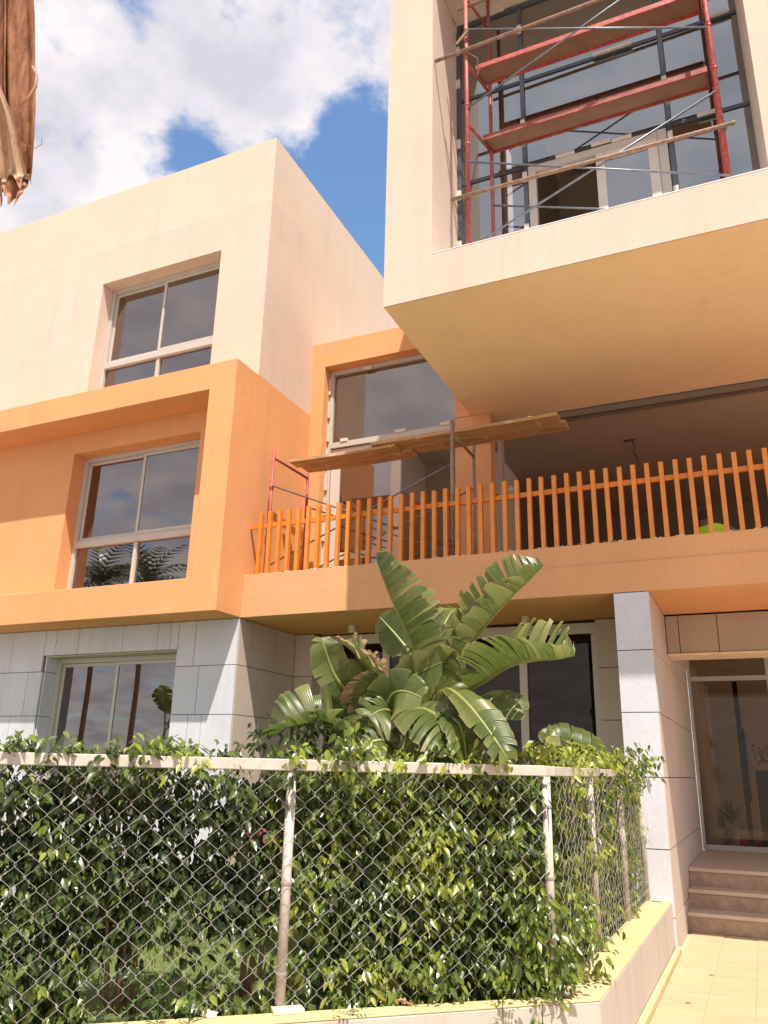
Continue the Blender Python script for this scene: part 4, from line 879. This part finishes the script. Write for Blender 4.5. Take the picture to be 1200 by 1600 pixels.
# ============================================================ WEEDS, FALLEN LEAVES
def weed(loc,h,lb,seed,yel=0):
    rr=random.Random(seed); t=thing('weed',loc,lb,'weed','weeds growing along the low wall'); b=Vector(loc)
    top=b+Vector((rr.uniform(-.03,.03),rr.uniform(-.03,.03),h)); P(MB().tube([b,(b+top)/2+Vector((.01,0,0)),top],[.004,.003,.002],5),'stem','weed',parent=t)
    mb=MB()
    for k in range(12):
        c=b.lerp(top,.35+.65*k/12); a=k*2.4+rr.uniform(-.3,.3); d=Vector((math.cos(a),math.sin(a),.35 if k<10 else 1.2)).normalized(); l=.055+.035*rr.random()
        # compound leaf: leaflets along a rachis
        for q in range(4):
            for s_ in (-1,1):
                if q==3 and s_==1: continue
                p0=c+d*l*(.3+.27*q); sd=d.cross(Vector((0,0,1))).normalized()*s_
                dir_=(sd*(1 if q<3 else 0)+d*(.6 if q<3 else 1)+Vector((0,0,-.15))).normalized(); w_2=dir_.cross(Vector((0,0,1))).normalized()*.008; ll=.026
                mb.quad(p0,p0+dir_*ll*.5+w_2,p0+dir_*ll,p0+dir_*ll*.5-w_2); mb.r+=[min(1,max(0,rr.random()*.6+yel))]*4
    P(mb,'foliage','weed',parent=t)
for (s_,h,lb,y_,off) in ((1.26,.50,'taller yellow topped weed before the low wall right of the middle post',.25,.25),(.42,.44,'small yellow tipped weed before the low wall under the corner leaf spray',.35,.25),(.22,.42,'tiny pale weed nearest to the wall corner',.4,.28),(2.05,.50,'dark green weed at the wall left of the middle post',0,.22),(2.35,.47,'low spreading green weed at the bottom edge left of the middle post',0,.26),(2.22,.56,'feathery green weed below the brown stems of the hedge',.0,.23),(2.9,.42,'weed at the wall foot near the left edge',.1,.24)):
    weed(tuple(fp(s_,off-.06,0.0)),h+.10,lb,int(s_*100),y_)
for k,(s_,off,lb) in enumerate(((.98,.07,'curled brown fallen leaf on the wall top right of the middle post'),(.30,.08,'long dry fallen leaf on the wall top left of the corner post'),(1.1,-.02,'pale fallen leaf under the hedge edge'))):
    p=fp(s_,off,zt+.004); mb=MB()
    for i in range(7):
        t=i/6; w=.016*math.sin(math.pi*(.1+.85*t)); 
        for j in (-1,0,1): mb.v.append((t*.09,j*w,.012*abs(j)+.012*math.sin(t*5+k)+.006))
    for i in range(6):
        for j in range(2): a=i*3+j; mb.f.append((a,a+1,a+4,a+3))
    mb.r=[.2+.3*k]*len(mb.v); o=mb.build('fallen_leaf',M['dry'],None,loc=(0,0,0)); o.location=p; o.rotation_euler=(0,0,.5+k*1.1); tag(o,lb,'fallen leaf')
for k,(x,y,lb) in enumerate(((-.60,8.3,'tiny dry leaf lying on the paving nearer the steps'),(-.71,7.25,'tiny twig lying on the paving nearer the camera'))):
    o=MB().quad((-.03,0,.0),(0,-.006,.006),(.035,.004,.002),(0,.008,.008)).build('twig',M['bark'],None,loc=(0,0,0)); o.location=(x,y,.009); tag(o,lb,'twig')
# ------------------------------------------------------------ things behind the camera that the window panes mirror
def palm(x,y,h,lb,seed):
    rr=random.Random(seed); t=thing('palm_tree',(x,y,0),lb,'palm tree'); P(MB().tube([(x,y,0),(x+.1,y,h*.5),(x,y,h)],[.12,.10,.10],10),'trunk','bark',parent=t)
    mb=MB()
    for k in range(34):
        a=rr.uniform(0,6.28); el=rr.uniform(-.5,1.3); L0=rr.uniform(1.9,2.6); d=Vector((math.cos(a)*math.cos(el),math.sin(a)*math.cos(el),math.sin(el))); p=Vector((x,y,h)); pts=[p.copy()]
        for i in range(10): p=p+d*L0/10; d=(d+Vector((0,0,-.13))).normalized(); pts.append(p.copy())
        for i in range(1,11):
            sd=d.cross(Vector((0,0,1))).normalized(); l=.42*math.sin(math.pi*(i/11)**.8)+.1
            for s_ in (-1,1):
                q=pts[i]+sd*s_*l+Vector((0,0,-.12))+(pts[i]-pts[i-1])*1.2; mb.quad(pts[i-1],pts[i-1]*.5+pts[i]*.5+Vector((0,0,.01)),q,q*.6+pts[i-1]*.4); mb.r+=[rr.random()*.5]*4
    P(mb,'fronds','banana' if False else 'ficus',parent=t)
palm(-23.7,-5.0,8.7,'tall palm tree across the way, mirrored in the left lower pane of the middle window',5)
palm(-21.4,-5.2,8.5,'second palm tree across the way, mirrored in the right lower pane of the middle window',6)
r_=bp.copy(); col.objects.link(r_); r_.location=bp.location+Vector((-11.4,-4.2,.55)); r_['label']='banana-like plant across the garden, mirrored in the ground floor window'
for c_ in list(bp.children):
    if not c_.name.startswith('leaf') and not c_.name.startswith('stalk'): continue
    d_=c_.copy(); col.objects.link(d_); d_.parent=r_
    for g_ in c_.children: e_=g_.copy(); col.objects.link(e_); e_.parent=d_
# magenta blossoms deep in the hedge
fl=thing('flowers',tuple(fp(1.75,-.3,.43)),'few small magenta and white blossoms showing through the hedge left of the middle post','flower')
mb=MB(); rr=random.Random(2)
for k in range(26):
    c=fp(1.72+rr.uniform(-.12,.12),-.10+rr.uniform(-.03,.03),1.28+rr.uniform(-.06,.06)); a=rr.uniform(0,6.28); q_=FD*math.cos(a)*.014+Vector((0,0,math.sin(a)*.014)); e=FD*-math.sin(a)*.008+Vector((0,0,math.cos(a)*.008))
    mb.quad(c,c+q_+e,c+q_*1.8,c+q_-e)
P(mb,'petals',plain('magenta_petal',(.62,.10,.22),.6),parent=fl)
S.cycles.max_bounces=8; S.cycles.transparent_max_bounces=24; S.cycles.diffuse_bounces=4; S.cycles.glossy_bounces=4
